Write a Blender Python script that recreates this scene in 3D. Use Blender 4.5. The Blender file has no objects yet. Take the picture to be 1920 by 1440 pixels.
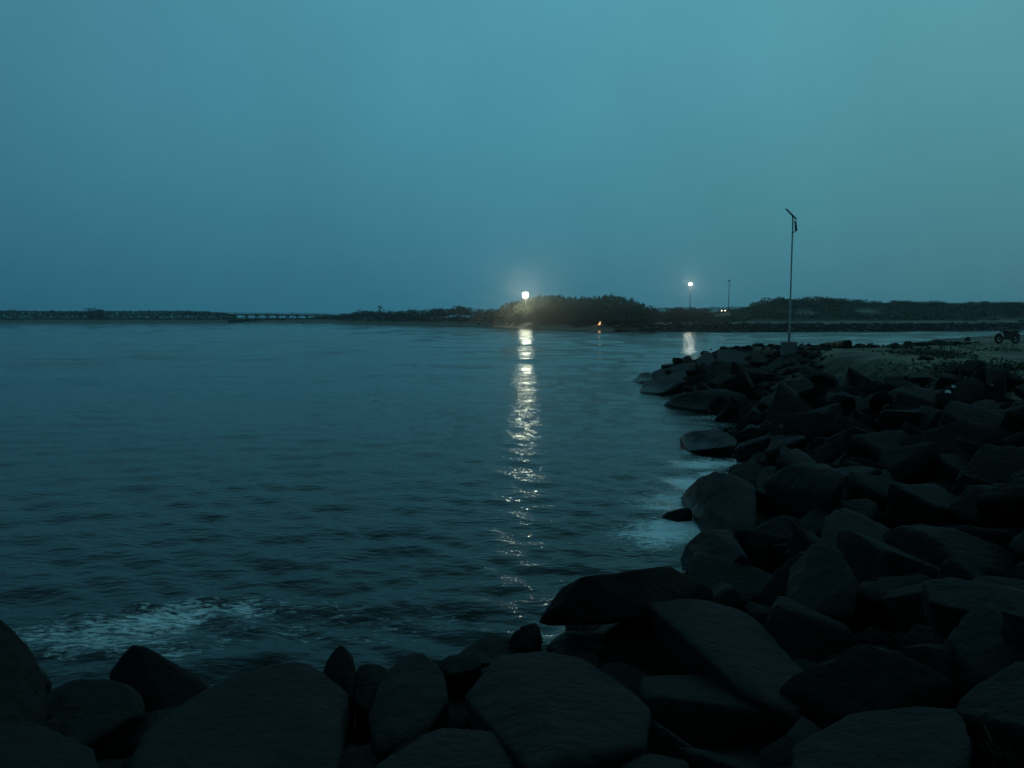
import bpy, bmesh, math, random
import numpy as np
from mathutils import Vector, Matrix, noise as mn

R = math.radians
rng = random.Random(7)
nrng = np.random.default_rng(11)
scene = bpy.context.scene
col = scene.collection

# ------------------------------------------------------------------ camera, sky, sun, exposure
H = 4.5                       # eye height above the water
F = 1440.0                    # focal length in pixels of a 1920 wide picture
PITCH = math.atan(127 / F)
cam_d = bpy.data.cameras.new('camera')
cam = bpy.data.objects.new('camera', cam_d)
col.objects.link(cam)
cam.location = (0, 0, H)
cam.rotation_euler = (R(90) - PITCH, 0, 0)
cam_d.sensor_width = 36.0
cam_d.lens = 36.0 * F / 1920
cam_d.clip_end = 5000
cam_d.clip_start = 0.1
scene.camera = cam

world = bpy.data.worlds.new('World')
scene.world = world
world.use_nodes = True
wn, wl = world.node_tree.nodes, world.node_tree.links
wn.clear()
w_out = wn.new('ShaderNodeOutputWorld')
w_bg = wn.new('ShaderNodeBackground')
w_tc = wn.new('ShaderNodeTexCoord')
w_sep = wn.new('ShaderNodeSeparateXYZ')
wl.new(w_tc.outputs['Generated'], w_sep.inputs[0])
w_ramp = wn.new('ShaderNodeValToRGB')
cr = w_ramp.color_ramp
cr.interpolation = 'LINEAR'
stops = [(0.0, (.031, .168, .246)), (.05, (.034, .176, .256)), (.16, (.050, .230, .304)), (.26, (.066, .272, .360)),
         (.38, (.080, .308, .398)), (1.0, (.078, .235, .275))]
cr.elements[0].position, cr.elements[0].color = stops[0][0], (*stops[0][1], 1)
cr.elements[1].position, cr.elements[1].color = stops[-1][0], (*stops[-1][1], 1)
for p, c in stops[1:-1]:
    e = cr.elements.new(p)
    e.color = (*c, 1)
wl.new(w_sep.outputs['Z'], w_ramp.inputs[0])
# thick dusk cloud: low contrast drifts
w_map = wn.new('ShaderNodeMapping')
w_map.inputs['Scale'].default_value = (1.0, 1.0, .8)
wl.new(w_tc.outputs['Generated'], w_map.inputs[0])
w_noi = wn.new('ShaderNodeTexNoise')
w_noi.inputs['Scale'].default_value = 4.5
w_noi.inputs['Detail'].default_value = 8
w_noi.inputs['Roughness'].default_value = .6
wl.new(w_map.outputs[0], w_noi.inputs['Vector'])
w_mr = wn.new('ShaderNodeMapRange')
w_mr.inputs[1].default_value, w_mr.inputs[2].default_value = .25, .75
w_mr.inputs[3].default_value, w_mr.inputs[4].default_value = .935, 1.065
wl.new(w_noi.outputs[0], w_mr.inputs[0])
# the last daylight lies to the right
w_dot = wn.new('ShaderNodeVectorMath'); w_dot.operation = 'DOT_PRODUCT'
w_dot.inputs[1].default_value = (math.sin(R(50)), math.cos(R(50)), 0)
wl.new(w_tc.outputs['Generated'], w_dot.inputs[0])
w_az = wn.new('ShaderNodeMapRange')
w_az.inputs[1].default_value, w_az.inputs[2].default_value = -1, 1
wl.new(w_dot.outputs['Value'], w_az.inputs[0])
w_azc = wn.new('ShaderNodeValToRGB')
ar = w_azc.color_ramp
ar.interpolation = 'LINEAR'
ar.elements[0].position, ar.elements[0].color = 0, (.30, .34, .38, 1)
ar.elements[1].position, ar.elements[1].color = 1, (1.28, 1.04, .91, 1)
for p_, c_ in ((.55, (.73, .73, .77, 1)), (.82, (1.0, 1.0, 1.0, 1))):
    e = ar.elements.new(p_); e.color = c_
wl.new(w_az.outputs[0], w_azc.inputs[0])
w_m1 = wn.new('ShaderNodeMix'); w_m1.data_type = 'RGBA'; w_m1.blend_type = 'MULTIPLY'
w_m1.inputs['Factor'].default_value = 1
wl.new(w_ramp.outputs[0], w_m1.inputs['A']); wl.new(w_azc.outputs[0], w_m1.inputs['B'])
w_m2 = wn.new('ShaderNodeMix'); w_m2.data_type = 'RGBA'; w_m2.blend_type = 'MULTIPLY'
w_m2.inputs['Factor'].default_value = 1
wl.new(w_m1.outputs['Result'], w_m2.inputs['A']); wl.new(w_mr.outputs[0], w_m2.inputs['B'])
w_sky = wn.new('ShaderNodeTexSky')
w_sky.sky_type = 'NISHITA'
w_sky.sun_disc = False
w_sky.sun_elevation = R(-3.0)
w_sky.sun_rotation = R(70)
w_m3 = wn.new('ShaderNodeMix'); w_m3.data_type = 'RGBA'; w_m3.blend_type = 'ADD'
w_m3.inputs['Factor'].default_value = .05
wl.new(w_m2.outputs['Result'], w_m3.inputs['A']); wl.new(w_sky.outputs[0], w_m3.inputs['B'])
wl.new(w_m3.outputs['Result'], w_bg.inputs['Color'])
w_bg.inputs['Strength'].default_value = 1.0
wl.new(w_bg.outputs[0], w_out.inputs[0])

sun_d = bpy.data.lights.new('dusk_sun', 'SUN')
sun_d.energy = 0.03
sun_d.angle = R(40)
sun_d.color = (.75, .92, 1.0)
sun = bpy.data.objects.new('dusk_sun', sun_d)
sun.rotation_euler = (R(50), 0, R(110))
col.objects.link(sun)

scene.view_settings.view_transform = 'Standard'
scene.view_settings.look = 'None'
scene.view_settings.exposure = 0
scene.view_settings.gamma = 1
scene.render.engine = 'CYCLES'
cy = scene.cycles
cy.use_denoising = True
cy.denoiser = 'OPENIMAGEDENOISE'
cy.denoising_prefilter = 'ACCURATE'
cy.max_bounces = 6
cy.diffuse_bounces = 2
cy.glossy_bounces = 3
cy.volume_bounces = 0
cy.transparent_max_bounces = 8
cy.sample_clamp_indirect = 4
cy.use_adaptive_sampling = False
cy.use_light_tree = True
cy.sample_clamp_direct = 30
cy.caustics_reflective = False
cy.caustics_refractive = False

# ------------------------------------------------------------------ helpers
def ray(px, py):
    """direction of a picture point, scaled so that y (forward) = 1"""
    a = (px - 960) / F
    b = (720 - py) / F
    c, s = math.cos(PITCH), math.sin(PITCH)
    y = c + b * s
    z = -s + b * c
    return a / y, z / y

def W(px, py, z=0.0):
    """world point seen at px,py that lies at height z"""
    ax, az = ray(px, py)
    D = (z - H) / az
    return Vector((ax * D, D, z))

def Q(px, py, D):
    """world point seen at px,py at forward distance D"""
    ax, az = ray(px, py)
    return Vector((ax * D, D, H + az * D))

def X_at(px, D):
    return (px - 960) / F * D

def tag(o, label=None, cat=None, group=None, kind=None):
    if label: o['label'] = label
    if cat: o['category'] = cat
    if group: o['group'] = group
    if kind: o['kind'] = kind
    return o

def link(name, me, mat=None, parent=None, loc=None):
    o = bpy.data.objects.new(name, me)
    col.objects.link(o)
    if mat is not None and me is not None and not me.materials:
        me.materials.append(mat)
    if parent is not None:
        o.parent = parent
    if loc is not None:
        o.location = loc
    return o

def empty(name, loc, rz=0.0):
    o = bpy.data.objects.new(name, None)
    o.empty_display_size = .3
    o.location = loc
    o.rotation_euler = (0, 0, rz)
    col.objects.link(o)
    return o

def copy_tree(o, parent=None):
    c = o.copy()
    col.objects.link(c)
    if parent is not None:
        c.parent = parent
    for ch in list(o.children):
        copy_tree(ch, c)
    return c

def np_mesh(name, verts, faces, smooth=False):
    me = bpy.data.meshes.new(name)
    verts = np.asarray(verts, dtype=np.float32)
    faces = np.asarray(faces, dtype=np.int32)
    n, k = faces.shape
    me.vertices.add(len(verts))
    me.vertices.foreach_set('co', verts.ravel())
    me.loops.add(n * k)
    me.loops.foreach_set('vertex_index', faces.ravel())
    me.polygons.add(n)
    me.polygons.foreach_set('loop_start', np.arange(0, n * k, k, dtype=np.int32))
    me.polygons.foreach_set('loop_total', np.full(n, k, dtype=np.int32))
    if smooth:
        me.polygons.foreach_set('use_smooth', np.ones(n, dtype=bool))
    me.update(calc_edges=True)
    return me

class MB:
    """collects simple shapes into one mesh"""
    def __init__(self):
        self.bm = bmesh.new()
    def box(self, c, s, rot=None, bevel=0.0):
        r = bmesh.ops.create_cube(self.bm, size=1)
        vs = r['verts']
        M = Matrix.Translation(Vector(c)) @ ((rot or Matrix.Identity(4)).to_4x4()) @ Matrix.Diagonal((*s, 1))
        bmesh.ops.transform(self.bm, matrix=M, verts=vs)
        if bevel:
            es = list({e for v in vs for e in v.link_edges})
            bmesh.ops.bevel(self.bm, geom=es, offset=bevel, segments=2, affect='EDGES', profile=.6)
        return self
    def tube(self, pts, rads, n=8, cap=True):
        rings = []
        pts = [Vector(p) for p in pts]
        if not hasattr(rads, '__len__'):
            rads = [rads] * len(pts)
        for i, p in enumerate(pts):
            t = (pts[min(i + 1, len(pts) - 1)] - pts[max(i - 1, 0)]).normalized()
            a = t.orthogonal().normalized() if i == 0 else (u - t * u.dot(t)).normalized()
            u = a
            b = t.cross(a)
            rings.append([self.bm.verts.new(p + (a * math.cos(2 * math.pi * k / n) + b * math.sin(2 * math.pi * k / n)) * rads[i]) for k in range(n)])
        for r0, r1 in zip(rings, rings[1:]):
            for k in range(n):
                self.bm.faces.new((r0[k], r0[(k + 1) % n], r1[(k + 1) % n], r1[k]))
        if cap:
            self.bm.faces.new(rings[0][::-1])
            self.bm.faces.new(rings[-1])
        return self
    def torus(self, c, Rm, r, axis='X', n=28, m=8):
        rings = []
        for i in range(n):
            a = 2 * math.pi * i / n
            ring = []
            for j in range(m):
                b = 2 * math.pi * j / m
                q = Rm + r * math.cos(b)
                p = (q * math.cos(a), q * math.sin(a), r * math.sin(b))
                if axis == 'Y': p = (p[0], p[2], p[1])
                elif axis == 'X': p = (p[2], p[0], p[1])
                ring.append(self.bm.verts.new(Vector(c) + Vector(p)))
            rings.append(ring)
        for i in range(n):
            for j in range(m):
                self.bm.faces.new((rings[i][j], rings[(i + 1) % n][j], rings[(i + 1) % n][(j + 1) % m], rings[i][(j + 1) % m]))
        return self
    def hull(self, pts):
        vs = [self.bm.verts.new(p) for p in pts]
        r = bmesh.ops.convex_hull(self.bm, input=vs)
        junk = [g for g in r['geom_interior'] + r['geom_unused'] if isinstance(g, bmesh.types.BMVert)]
        if junk:
            bmesh.ops.delete(self.bm, geom=list(set(junk)), context='VERTS')
        return self
    def mesh(self, name, smooth=False):
        bmesh.ops.recalc_face_normals(self.bm, faces=self.bm.faces)
        me = bpy.data.meshes.new(name)
        self.bm.to_mesh(me)
        self.bm.free()
        if smooth:
            for p in me.polygons: p.use_smooth = True
        return me
    def build(self, name, mat, parent=None, smooth=False, loc=None):
        return link(name, self.mesh(name, smooth), mat, parent, loc)

# ------------------------------------------------------------------ materials
def new_mat(name):
    m = bpy.data.materials.new(name)
    m.use_nodes = True
    nt = m.node_tree
    return m, nt, nt.nodes['Principled BSDF']

def noisy(name, c0, c1, scale=4.0, rough=.8, bump=.0, bscale=20.0, detail=6, bdist=.02):
    m, nt, b = new_mat(name)
    tc = nt.nodes.new('ShaderNodeTexCoord')
    n = nt.nodes.new('ShaderNodeTexNoise')
    n.inputs['Scale'].default_value = scale
    n.inputs['Detail'].default_value = detail
    nt.links.new(tc.outputs['Object'], n.inputs['Vector'])
    r = nt.nodes.new('ShaderNodeValToRGB')
    r.color_ramp.elements[0].position, r.color_ramp.elements[1].position = .35, .68
    r.color_ramp.elements[0].color, r.color_ramp.elements[1].color = (*c0, 1), (*c1, 1)
    nt.links.new(n.outputs[0], r.inputs[0])
    nt.links.new(r.outputs[0], b.inputs['Base Color'])
    b.inputs['Roughness'].default_value = rough
    if bump:
        n2 = nt.nodes.new('ShaderNodeTexNoise')
        n2.inputs['Scale'].default_value = bscale
        n2.inputs['Detail'].default_value = 8
        n2.inputs['Roughness'].default_value = .65
        nt.links.new(tc.outputs['Object'], n2.inputs['Vector'])
        bp = nt.nodes.new('ShaderNodeBump')
        bp.inputs['Strength'].default_value = bump
        bp.inputs['Distance'].default_value = bdist
        nt.links.new(n2.outputs[0], bp.inputs['Height'])
        nt.links.new(bp.outputs[0], b.inputs['Normal'])
    return m

def emis(name, colr, strength):
    m, nt, b = new_mat(name)
    b.inputs['Base Color'].default_value = (*[min(1, c) for c in colr], 1)
    b.inputs['Emission Color'].default_value = (*colr, 1)
    b.inputs['Emission Strength'].default_value = strength
    m.cycles.emission_sampling = 'NONE'
    return m

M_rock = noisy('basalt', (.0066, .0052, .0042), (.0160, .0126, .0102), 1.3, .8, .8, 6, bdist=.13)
M_rock_shaded = noisy('shaded_basalt', (.0023, .0018, .0015), (.0062, .0049, .0040), 1.3, .8, .8, 6, bdist=.13)  # same basalt darkened: shade of the bank put into its colour
M_rubble = noisy('dark_rubble', (.006, .006, .006), (.016, .016, .015), 1.5, .95, .6, 9, bdist=.08)
M_rock_pale = noisy('pale_stone', (.06, .06, .055), (.13, .125, .115), 2, .85, .4, 10)
M_concrete = noisy('concrete', (.10, .10, .09), (.17, .165, .15), 3, .9, .4, 25)
M_galv = noisy('galvanised_steel', (.22, .21, .21), (.34, .32, .32), 6, .45)
M_dark_metal = noisy('dark_metal', (.02, .02, .022), (.04, .04, .042), 6, .45)
M_rubber = noisy('rubber', (.012, .012, .012), (.02, .02, .02), 6, .8)
M_red_paint = noisy('dark_red_paint', (.035, .008, .008), (.05, .012, .01), 5, .3)
M_rust = noisy('rusty_orange', (.30, .10, .02), (.12, .035, .015), 2.2, .8, .4, 12)
M_band = noisy('pale_band', (.35, .33, .28), (.5, .47, .4), 5, .8)
M_black = noisy('soot_and_shade', (.008, .008, .008), (.015, .015, .014), 4, .9)
M_solar = noisy('solar_cells', (.012, .018, .04), (.018, .026, .055), 8, .25)
M_leaf = noisy('leaf', (.028, .042, .022), (.062, .080, .036), .35, .7)
M_leaf2 = noisy('leaf_dry', (.040, .046, .026), (.078, .078, .042), .35, .75)
M_bark = noisy('bark', (.03, .026, .02), (.06, .052, .04), 5, .9)
M_scrap = noisy('white_plastic', (.28, .28, .27), (.46, .46, .44), 8, .6)
M_wood = noisy('driftwood', (.03, .026, .022), (.07, .06, .05), 8, .9)
M_cloth_dark = noisy('dark_cloth', (.012, .013, .016), (.024, .024, .028), 6, .9)
M_skin = noisy('skin', (.12, .065, .045), (.16, .09, .06), 6, .6)
M_glass = noisy('dark_glass', (.01, .012, .014), (.014, .016, .018), 3, .08)
M_grey_paint = noisy('grey_paint', (.10, .10, .10), (.13, .13, .13), 3, .35)

# rocks are wet and darker towards the water: a tide mark with an uneven edge
def wet_rock(m):
    nt = m.node_tree
    b = nt.nodes['Principled BSDF']
    geo = nt.nodes.new('ShaderNodeNewGeometry')
    sp = nt.nodes.new('ShaderNodeSeparateXYZ')
    nt.links.new(geo.outputs['Position'], sp.inputs[0])
    nz = nt.nodes.new('ShaderNodeTexNoise')
    nz.inputs['Scale'].default_value = 1.7
    nt.links.new(geo.outputs['Position'], nz.inputs['Vector'])
    ad = nt.nodes.new('ShaderNodeMath'); ad.operation = 'MULTIPLY_ADD'
    ad.inputs[1].default_value = .7
    nt.links.new(nz.outputs[0], ad.inputs[0]); nt.links.new(sp.outputs['Z'], ad.inputs[2])
    mr = nt.nodes.new('ShaderNodeMapRange')
    mr.inputs[1].default_value, mr.inputs[2].default_value = .5, .95
    mr.inputs[3].default_value, mr.inputs[4].default_value = .30, .72
    nt.links.new(ad.outputs[0], mr.inputs[0])
    nt.links.new(mr.outputs[0], b.inputs['Roughness'])
    src = b.inputs['Base Color'].links[0].from_socket
    mr2 = nt.nodes.new('ShaderNodeMapRange')
    mr2.inputs[1].default_value, mr2.inputs[2].default_value = .5, .95
    mr2.inputs[3].default_value, mr2.inputs[4].default_value = .55, 1
    nt.links.new(ad.outputs[0], mr2.inputs[0])
    # lichen and salt patches break the stone up
    n3 = nt.nodes.new('ShaderNodeTexNoise')
    n3.inputs['Scale'].default_value = 5.5
    n3.inputs['Detail'].default_value = 9
    n3.inputs['Roughness'].default_value = .7
    nt.links.new(geo.outputs['Position'], n3.inputs['Vector'])
    mr3 = nt.nodes.new('ShaderNodeMapRange')
    mr3.inputs[1].default_value, mr3.inputs[2].default_value = .35, .7
    mr3.inputs[3].default_value, mr3.inputs[4].default_value = .6, 1.7
    nt.links.new(n3.outputs[0], mr3.inputs[0])
    mu = nt.nodes.new('ShaderNodeMath'); mu.operation = 'MULTIPLY'
    nt.links.new(mr2.outputs[0], mu.inputs[0]); nt.links.new(mr3.outputs[0], mu.inputs[1])
    mx = nt.nodes.new('ShaderNodeMix'); mx.data_type = 'RGBA'; mx.blend_type = 'MULTIPLY'
    mx.inputs['Factor'].default_value = 1
    nt.links.new(src, mx.inputs['A']); nt.links.new(mu.outputs[0], mx.inputs['B'])
    nt.links.new(mx.outputs['Result'], b.inputs['Base Color'])
def cracked(m):
    nt = m.node_tree; b = nt.nodes['Principled BSDF']
    old = b.inputs['Normal'].links[0].from_node
    g = nt.nodes.new('ShaderNodeNewGeometry')
    n = nt.nodes.new('ShaderNodeTexNoise'); n.inputs['Scale'].default_value = 1.6; n.inputs['Detail'].default_value = 4
    nt.links.new(g.outputs['Position'], n.inputs['Vector'])
    ad = nt.nodes.new('ShaderNodeVectorMath'); ad.operation = 'MULTIPLY_ADD'; ad.inputs[1].default_value = (.9, .9, .9)
    nt.links.new(n.outputs['Color'], ad.inputs[0]); nt.links.new(g.outputs['Position'], ad.inputs[2])
    v = nt.nodes.new('ShaderNodeTexVoronoi'); v.feature = 'DISTANCE_TO_EDGE'; v.inputs['Scale'].default_value = .62
    nt.links.new(ad.outputs[0], v.inputs['Vector'])
    mr = nt.nodes.new('ShaderNodeMapRange'); mr.inputs[1].default_value, mr.inputs[2].default_value = 0, .035
    nt.links.new(v.outputs['Distance'], mr.inputs[0])
    bp = nt.nodes.new('ShaderNodeBump'); bp.inputs['Strength'].default_value = .28; bp.inputs['Distance'].default_value = .05
    nt.links.new(mr.outputs[0], bp.inputs['Height']); nt.links.new(old.outputs[0], bp.inputs['Normal'])
    nt.links.new(bp.outputs[0], b.inputs['Normal'])
cracked(M_rock); cracked(M_rock_shaded)
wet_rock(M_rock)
wet_rock(M_rock_shaded)
for m_ in (M_rock, M_rock_shaded, M_rubble):
    m_.node_tree.nodes['Principled BSDF'].inputs['Specular IOR Level'].default_value = .18

# ------------------------------------------------------------------ near bank: outline and height
coast = [(-70, 1), (-20, 6.5)] + [tuple(W(*p)[:2]) for p in (
    (-120, 1222), (60, 1230), (220, 1268), (400, 1266), (560, 1232), (760, 1218), (900, 1182), (1000, 1152),
    (1150, 1092), (1285, 1042), (1305, 985), (1322, 930), (1356, 880), (1330, 842), (1340, 790), (1266, 757),
    (1226, 735), (1198, 714))]
I_BACK = len(coast)
coast += [(9.2, 56.5), (12, 58), (17, 55.5), (22, 55), (27, 59), (33, 69), (45, 84), (70, 102), (150, 128)]
I_END = len(coast) - 1
poly = np.array(coast + [(150, -70), (-70, -70)])

def coast_sd(P):
    """signed distance inland (positive on land) and index of nearest coast segment"""
    P = np.asarray(P, dtype=float)
    best = np.full(len(P), 1e9)
    idx = np.zeros(len(P), dtype=int)
    for i in range(I_END):
        a, b = poly[i], poly[i + 1]
        d = b - a
        t = np.clip(((P - a) @ d) / (d @ d), 0, 1)
        dist = np.linalg.norm(P - (a + t[:, None] * d), axis=1)
        m = dist < best
        best[m] = dist[m]; idx[m] = i
    inside = np.zeros(len(P), dtype=bool)
    n = len(poly)
    for i in range(n):
        a, b = poly[i], poly[(i + 1) % n]
        c = ((a[1] > P[:, 1]) != (b[1] > P[:, 1]))
        with np.errstate(divide='ignore', invalid='ignore'):
            xi = (b[0] - a[0]) * (P[:, 1] - a[1]) / (b[1] - a[1]) + a[0]
        inside ^= c & (P[:, 0] < xi)
    return np.where(inside, best, -best), idx

def bank_h(P):
    P = np.asarray(P, dtype=float)
    sd, idx = coast_sd(P)
    wid = np.where(idx >= I_BACK - 1, 4.5, 8.0)
    t = np.clip(sd / wid, 0, 1)
    k = np.clip((sd / wid - .82) / .28, 0, 1)
    h = 2.6 * (t * (1.45 - .45 * t)) - .35 - .75 * (1 - k * k * (3 - 2 * k)) * np.clip(sd / 1.5, 0, 1)
    h = np.where(sd > .8, np.maximum(h, .04 + .13 * (sd - .8)), h)
    h = np.where(sd < 0, -.35 + np.maximum(sd * .3, -2.2), h)
    nz = np.array([mn.noise(Vector((p[0] * .35, p[1] * .35, 0))) * .12 + mn.noise(Vector((p[0] * 1.3, p[1] * 1.3, 3))) * .05 for p in P])
    return h + nz * np.clip((sd + 3) / 6, 0, 1) + np.where(sd > wid, .25, np.clip(t, 0, 1) * .25)

def H1(x, y):
    return float(bank_h([(x, y)])[0])

xs = np.concatenate([np.arange(-70, -14, 4), np.arange(-14, 45, .5), np.arange(45, 150.1, 3)])
ys = np.concatenate([np.arange(-70, 0, 5), np.arange(0, 75, .5), np.arange(75, 132, 3)])
gx, gy = np.meshgrid(xs, ys)
gp = np.stack([gx.ravel(), gy.ravel()], 1)
gz = bank_h(gp)
nx, ny = len(xs), len(ys)
ii = np.arange(nx * ny).reshape(ny, nx)
quads = np.stack([ii[:-1, :-1], ii[:-1, 1:], ii[1:, 1:], ii[1:, :-1]], -1).reshape(-1, 4)
M_bank = noisy('bank_soil', (.070, .056, .038), (.235, .195, .135), .45, .95, .7, 14, detail=10, bdist=.13)
g = link('ground', np_mesh('ground', np.c_[gp, gz], quads, True), M_bank)
gsd, gix = coast_sd(gp)
lim = np.where(gix >= I_BACK - 1, 2.0, 7.4) + np.where((gp[:, 1] > 32) & (gp[:, 0] < .40 * gp[:, 1]), 4.0, 0.0)
rub = np.where(gp[:, 1] < 14, 1.0, np.clip(.5 + (lim - gsd) / 3.5, 0, 1))
at = g.data.attributes.new('rubble', 'FLOAT', 'POINT')
at.data.foreach_set('value', rub.astype(np.float32))
_nt = M_bank.node_tree; _b = _nt.nodes['Principled BSDF']
_src = _b.inputs['Base Color'].links[0].from_socket
_a = _nt.nodes.new('ShaderNodeAttribute'); _a.attribute_name = 'rubble'
_n = _nt.nodes.new('ShaderNodeTexNoise'); _n.inputs['Scale'].default_value = 1.1; _n.inputs['Detail'].default_value = 9; _n.inputs['Roughness'].default_value = .7
_g = _nt.nodes.new('ShaderNodeNewGeometry')
_nt.links.new(_g.outputs['Position'], _n.inputs['Vector'])
_m = _nt.nodes.new('ShaderNodeMath'); _m.operation = 'ADD'
_nt.links.new(_a.outputs['Fac'], _m.inputs[0]); _nt.links.new(_n.outputs[0], _m.inputs[1])
_r = _nt.nodes.new('ShaderNodeMapRange'); _r.inputs[1].default_value, _r.inputs[2].default_value = .82, 1.12
_nt.links.new(_m.outputs[0], _r.inputs[0])
_x = _nt.nodes.new('ShaderNodeMix'); _x.data_type = 'RGBA'
_nt.links.new(_r.outputs[0], _x.inputs['Factor']); _nt.links.new(_src, _x.inputs['A']); _x.inputs['B'].default_value = (.010, .009, .008, 1)
_nt.links.new(_x.outputs['Result'], _b.inputs['Base Color'])
tag(g, kind='structure')

# ------------------------------------------------------------------ far shore: terrain fanned out from its waterline
far_wl = [(-900, 604), (-200, 605), (200, 605.3), (450, 605), (600, 606), (700, 608), (850, 611), (1000, 616.5), (1080, 618.5),
          (1140, 620.8), (1165, 621.5), (1240, 621.8), (1400, 622), (1700, 621.3), (1920, 619), (2300, 615), (2900, 611)]
fx = np.array([p[0] for p in far_wl], float)
fD = np.array([W(*p)[1] for p in far_wl])
bumps = [  # px, D, height, half width in px, half depth in m
    (1365, 318, 2.7, 45, 40), (1450, 300, 2.6, 70, 45), (1560, 310, 4.5, 110, 45), (1700, 320, 4.0, 110, 50), (1860, 330, 4.3, 120, 60), (2050, 330, 4.5, 130, 60),
    (1070, 345, 3.4, 120, 45), (1000, 345, 1.5, 60, 30), (860, 390, 2.0, 50, 40),
]
def far_h(px, D):
    off = D - np.interp(px, fx, fD)
    beach = np.interp(off, [-20, 0, 4, 14, 24, 90, 300, 700], [-2.2, 0, .5, 1.75, 2.2, 2.5, 2.6, 2.6])
    bank = np.interp(off, [-20, 0, 3.5, 7, 24, 60, 300, 700], [-2.2, 0, 1.5, 2.1, 2.3, 2.9, 3.0, 2.4])
    k = np.clip((px - 1150) / 40, 0, 1)
    h = beach * (1 - k) + bank * k
    for (bp, bd, bh, bw, bdp) in bumps:
        h = h + bh * np.exp(-((px - bp) / bw) ** 2 - ((D - bd) / bdp) ** 2) * np.clip((off - 8) / 18, 0, 1)
    return h
SANDY = [(1362, 62, 34, 5, .5), (1512, 46, 26, 9, .9), (1560, 34, 40, 4, .6), (1622, 52, 24, 8, .9), (1640, 40, 30, 5, .6), (1850, 60, 10, 18, .5)]
pxs = np.linspace(-900, 2900, 760)
offs = np.array([-25, -8, -2, 0, 1, 2, 3.5, 5, 7, 10, 14, 17, 20, 23, 27, 31, 35, 39, 43, 47, 52, 57, 62, 68, 75, 82, 95, 112, 135, 165, 210, 280, 380, 500])
PX, OF = np.meshgrid(pxs, offs)
DD = np.interp(PX, fx, fD) + OF
DD = np.minimum(DD, 1000 + OF * .1)
XX = (PX - 960) / F * DD
ZZ = far_h(PX, DD)
nz = np.array([mn.noise(Vector((a * .07, b * .07, 5))) * .5 + mn.noise(Vector((a * .3, b * .3, 5))) * .22 for a, b in zip(XX.ravel(), DD.ravel())]).reshape(XX.shape)
ZZ = ZZ + nz * np.clip(OF / 12, 0, 1)
ii = np.arange(PX.size).reshape(PX.shape)
quads = np.stack([ii[:-1, :-1], ii[:-1, 1:], ii[1:, 1:], ii[1:, :-1]], -1).reshape(-1, 4)
M_far = noisy('far_scrub_ground', (.014, .018, .012), (.040, .042, .028), .09, .95, detail=8)
M_sand = noisy('beach_sand', (.10, .092, .072), (.16, .148, .118), .35, .95, detail=8)
fs = link('far_shore', np_mesh('far_shore', np.c_[XX.ravel(), DD.ravel(), ZZ.ravel()], quads, True), M_far)
pv, ov = PX.ravel(), OF.ravel()
sand = np.where(pv < 1158, np.clip((17 - ov) / 5, 0, 1), np.clip((ov - 8) / 3, 0, 1) * np.clip((24 - ov) / 5, 0, 1) * .8)
for (cx_, co_, wx, wo, am) in SANDY:
    sand = np.maximum(sand, am * np.exp(-((pv - cx_) / wx) ** 2 - ((ov - co_) / wo) ** 2))
at = fs.data.attributes.new('sand', 'FLOAT', 'POINT')
at.data.foreach_set('value', sand.astype(np.float32))
_nt = M_far.node_tree; _b = _nt.nodes['Principled BSDF']
_src = _b.inputs['Base Color'].links[0].from_socket
_a = _nt.nodes.new('ShaderNodeAttribute'); _a.attribute_name = 'sand'
_n = _nt.nodes.new('ShaderNodeTexNoise'); _n.inputs['Scale'].default_value = .35; _n.inputs['Detail'].default_value = 6
_g = _nt.nodes.new('ShaderNodeNewGeometry')
_nt.links.new(_g.outputs['Position'], _n.inputs['Vector'])
_m = _nt.nodes.new('ShaderNodeMath'); _m.operation = 'ADD'
_nt.links.new(_a.outputs['Fac'], _m.inputs[0]); _nt.links.new(_n.outputs[0], _m.inputs[1])
_r = _nt.nodes.new('ShaderNodeMapRange'); _r.inputs[1].default_value, _r.inputs[2].default_value = .85, 1.25
_nt.links.new(_m.outputs[0], _r.inputs[0])
_x = _nt.nodes.new('ShaderNodeMix'); _x.data_type = 'RGBA'
_nt.links.new(_r.outputs[0], _x.inputs['Factor']); _nt.links.new(_src, _x.inputs['A']); _x.inputs['B'].default_value = (.145, .132, .102, 1)
_nt.links.new(_x.outputs['Result'], _b.inputs['Base Color'])
tag(fs, kind='structure')
def FZ(px, D):
    return float(far_h(np.array([px], float), np.array([D], float))[0])

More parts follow.
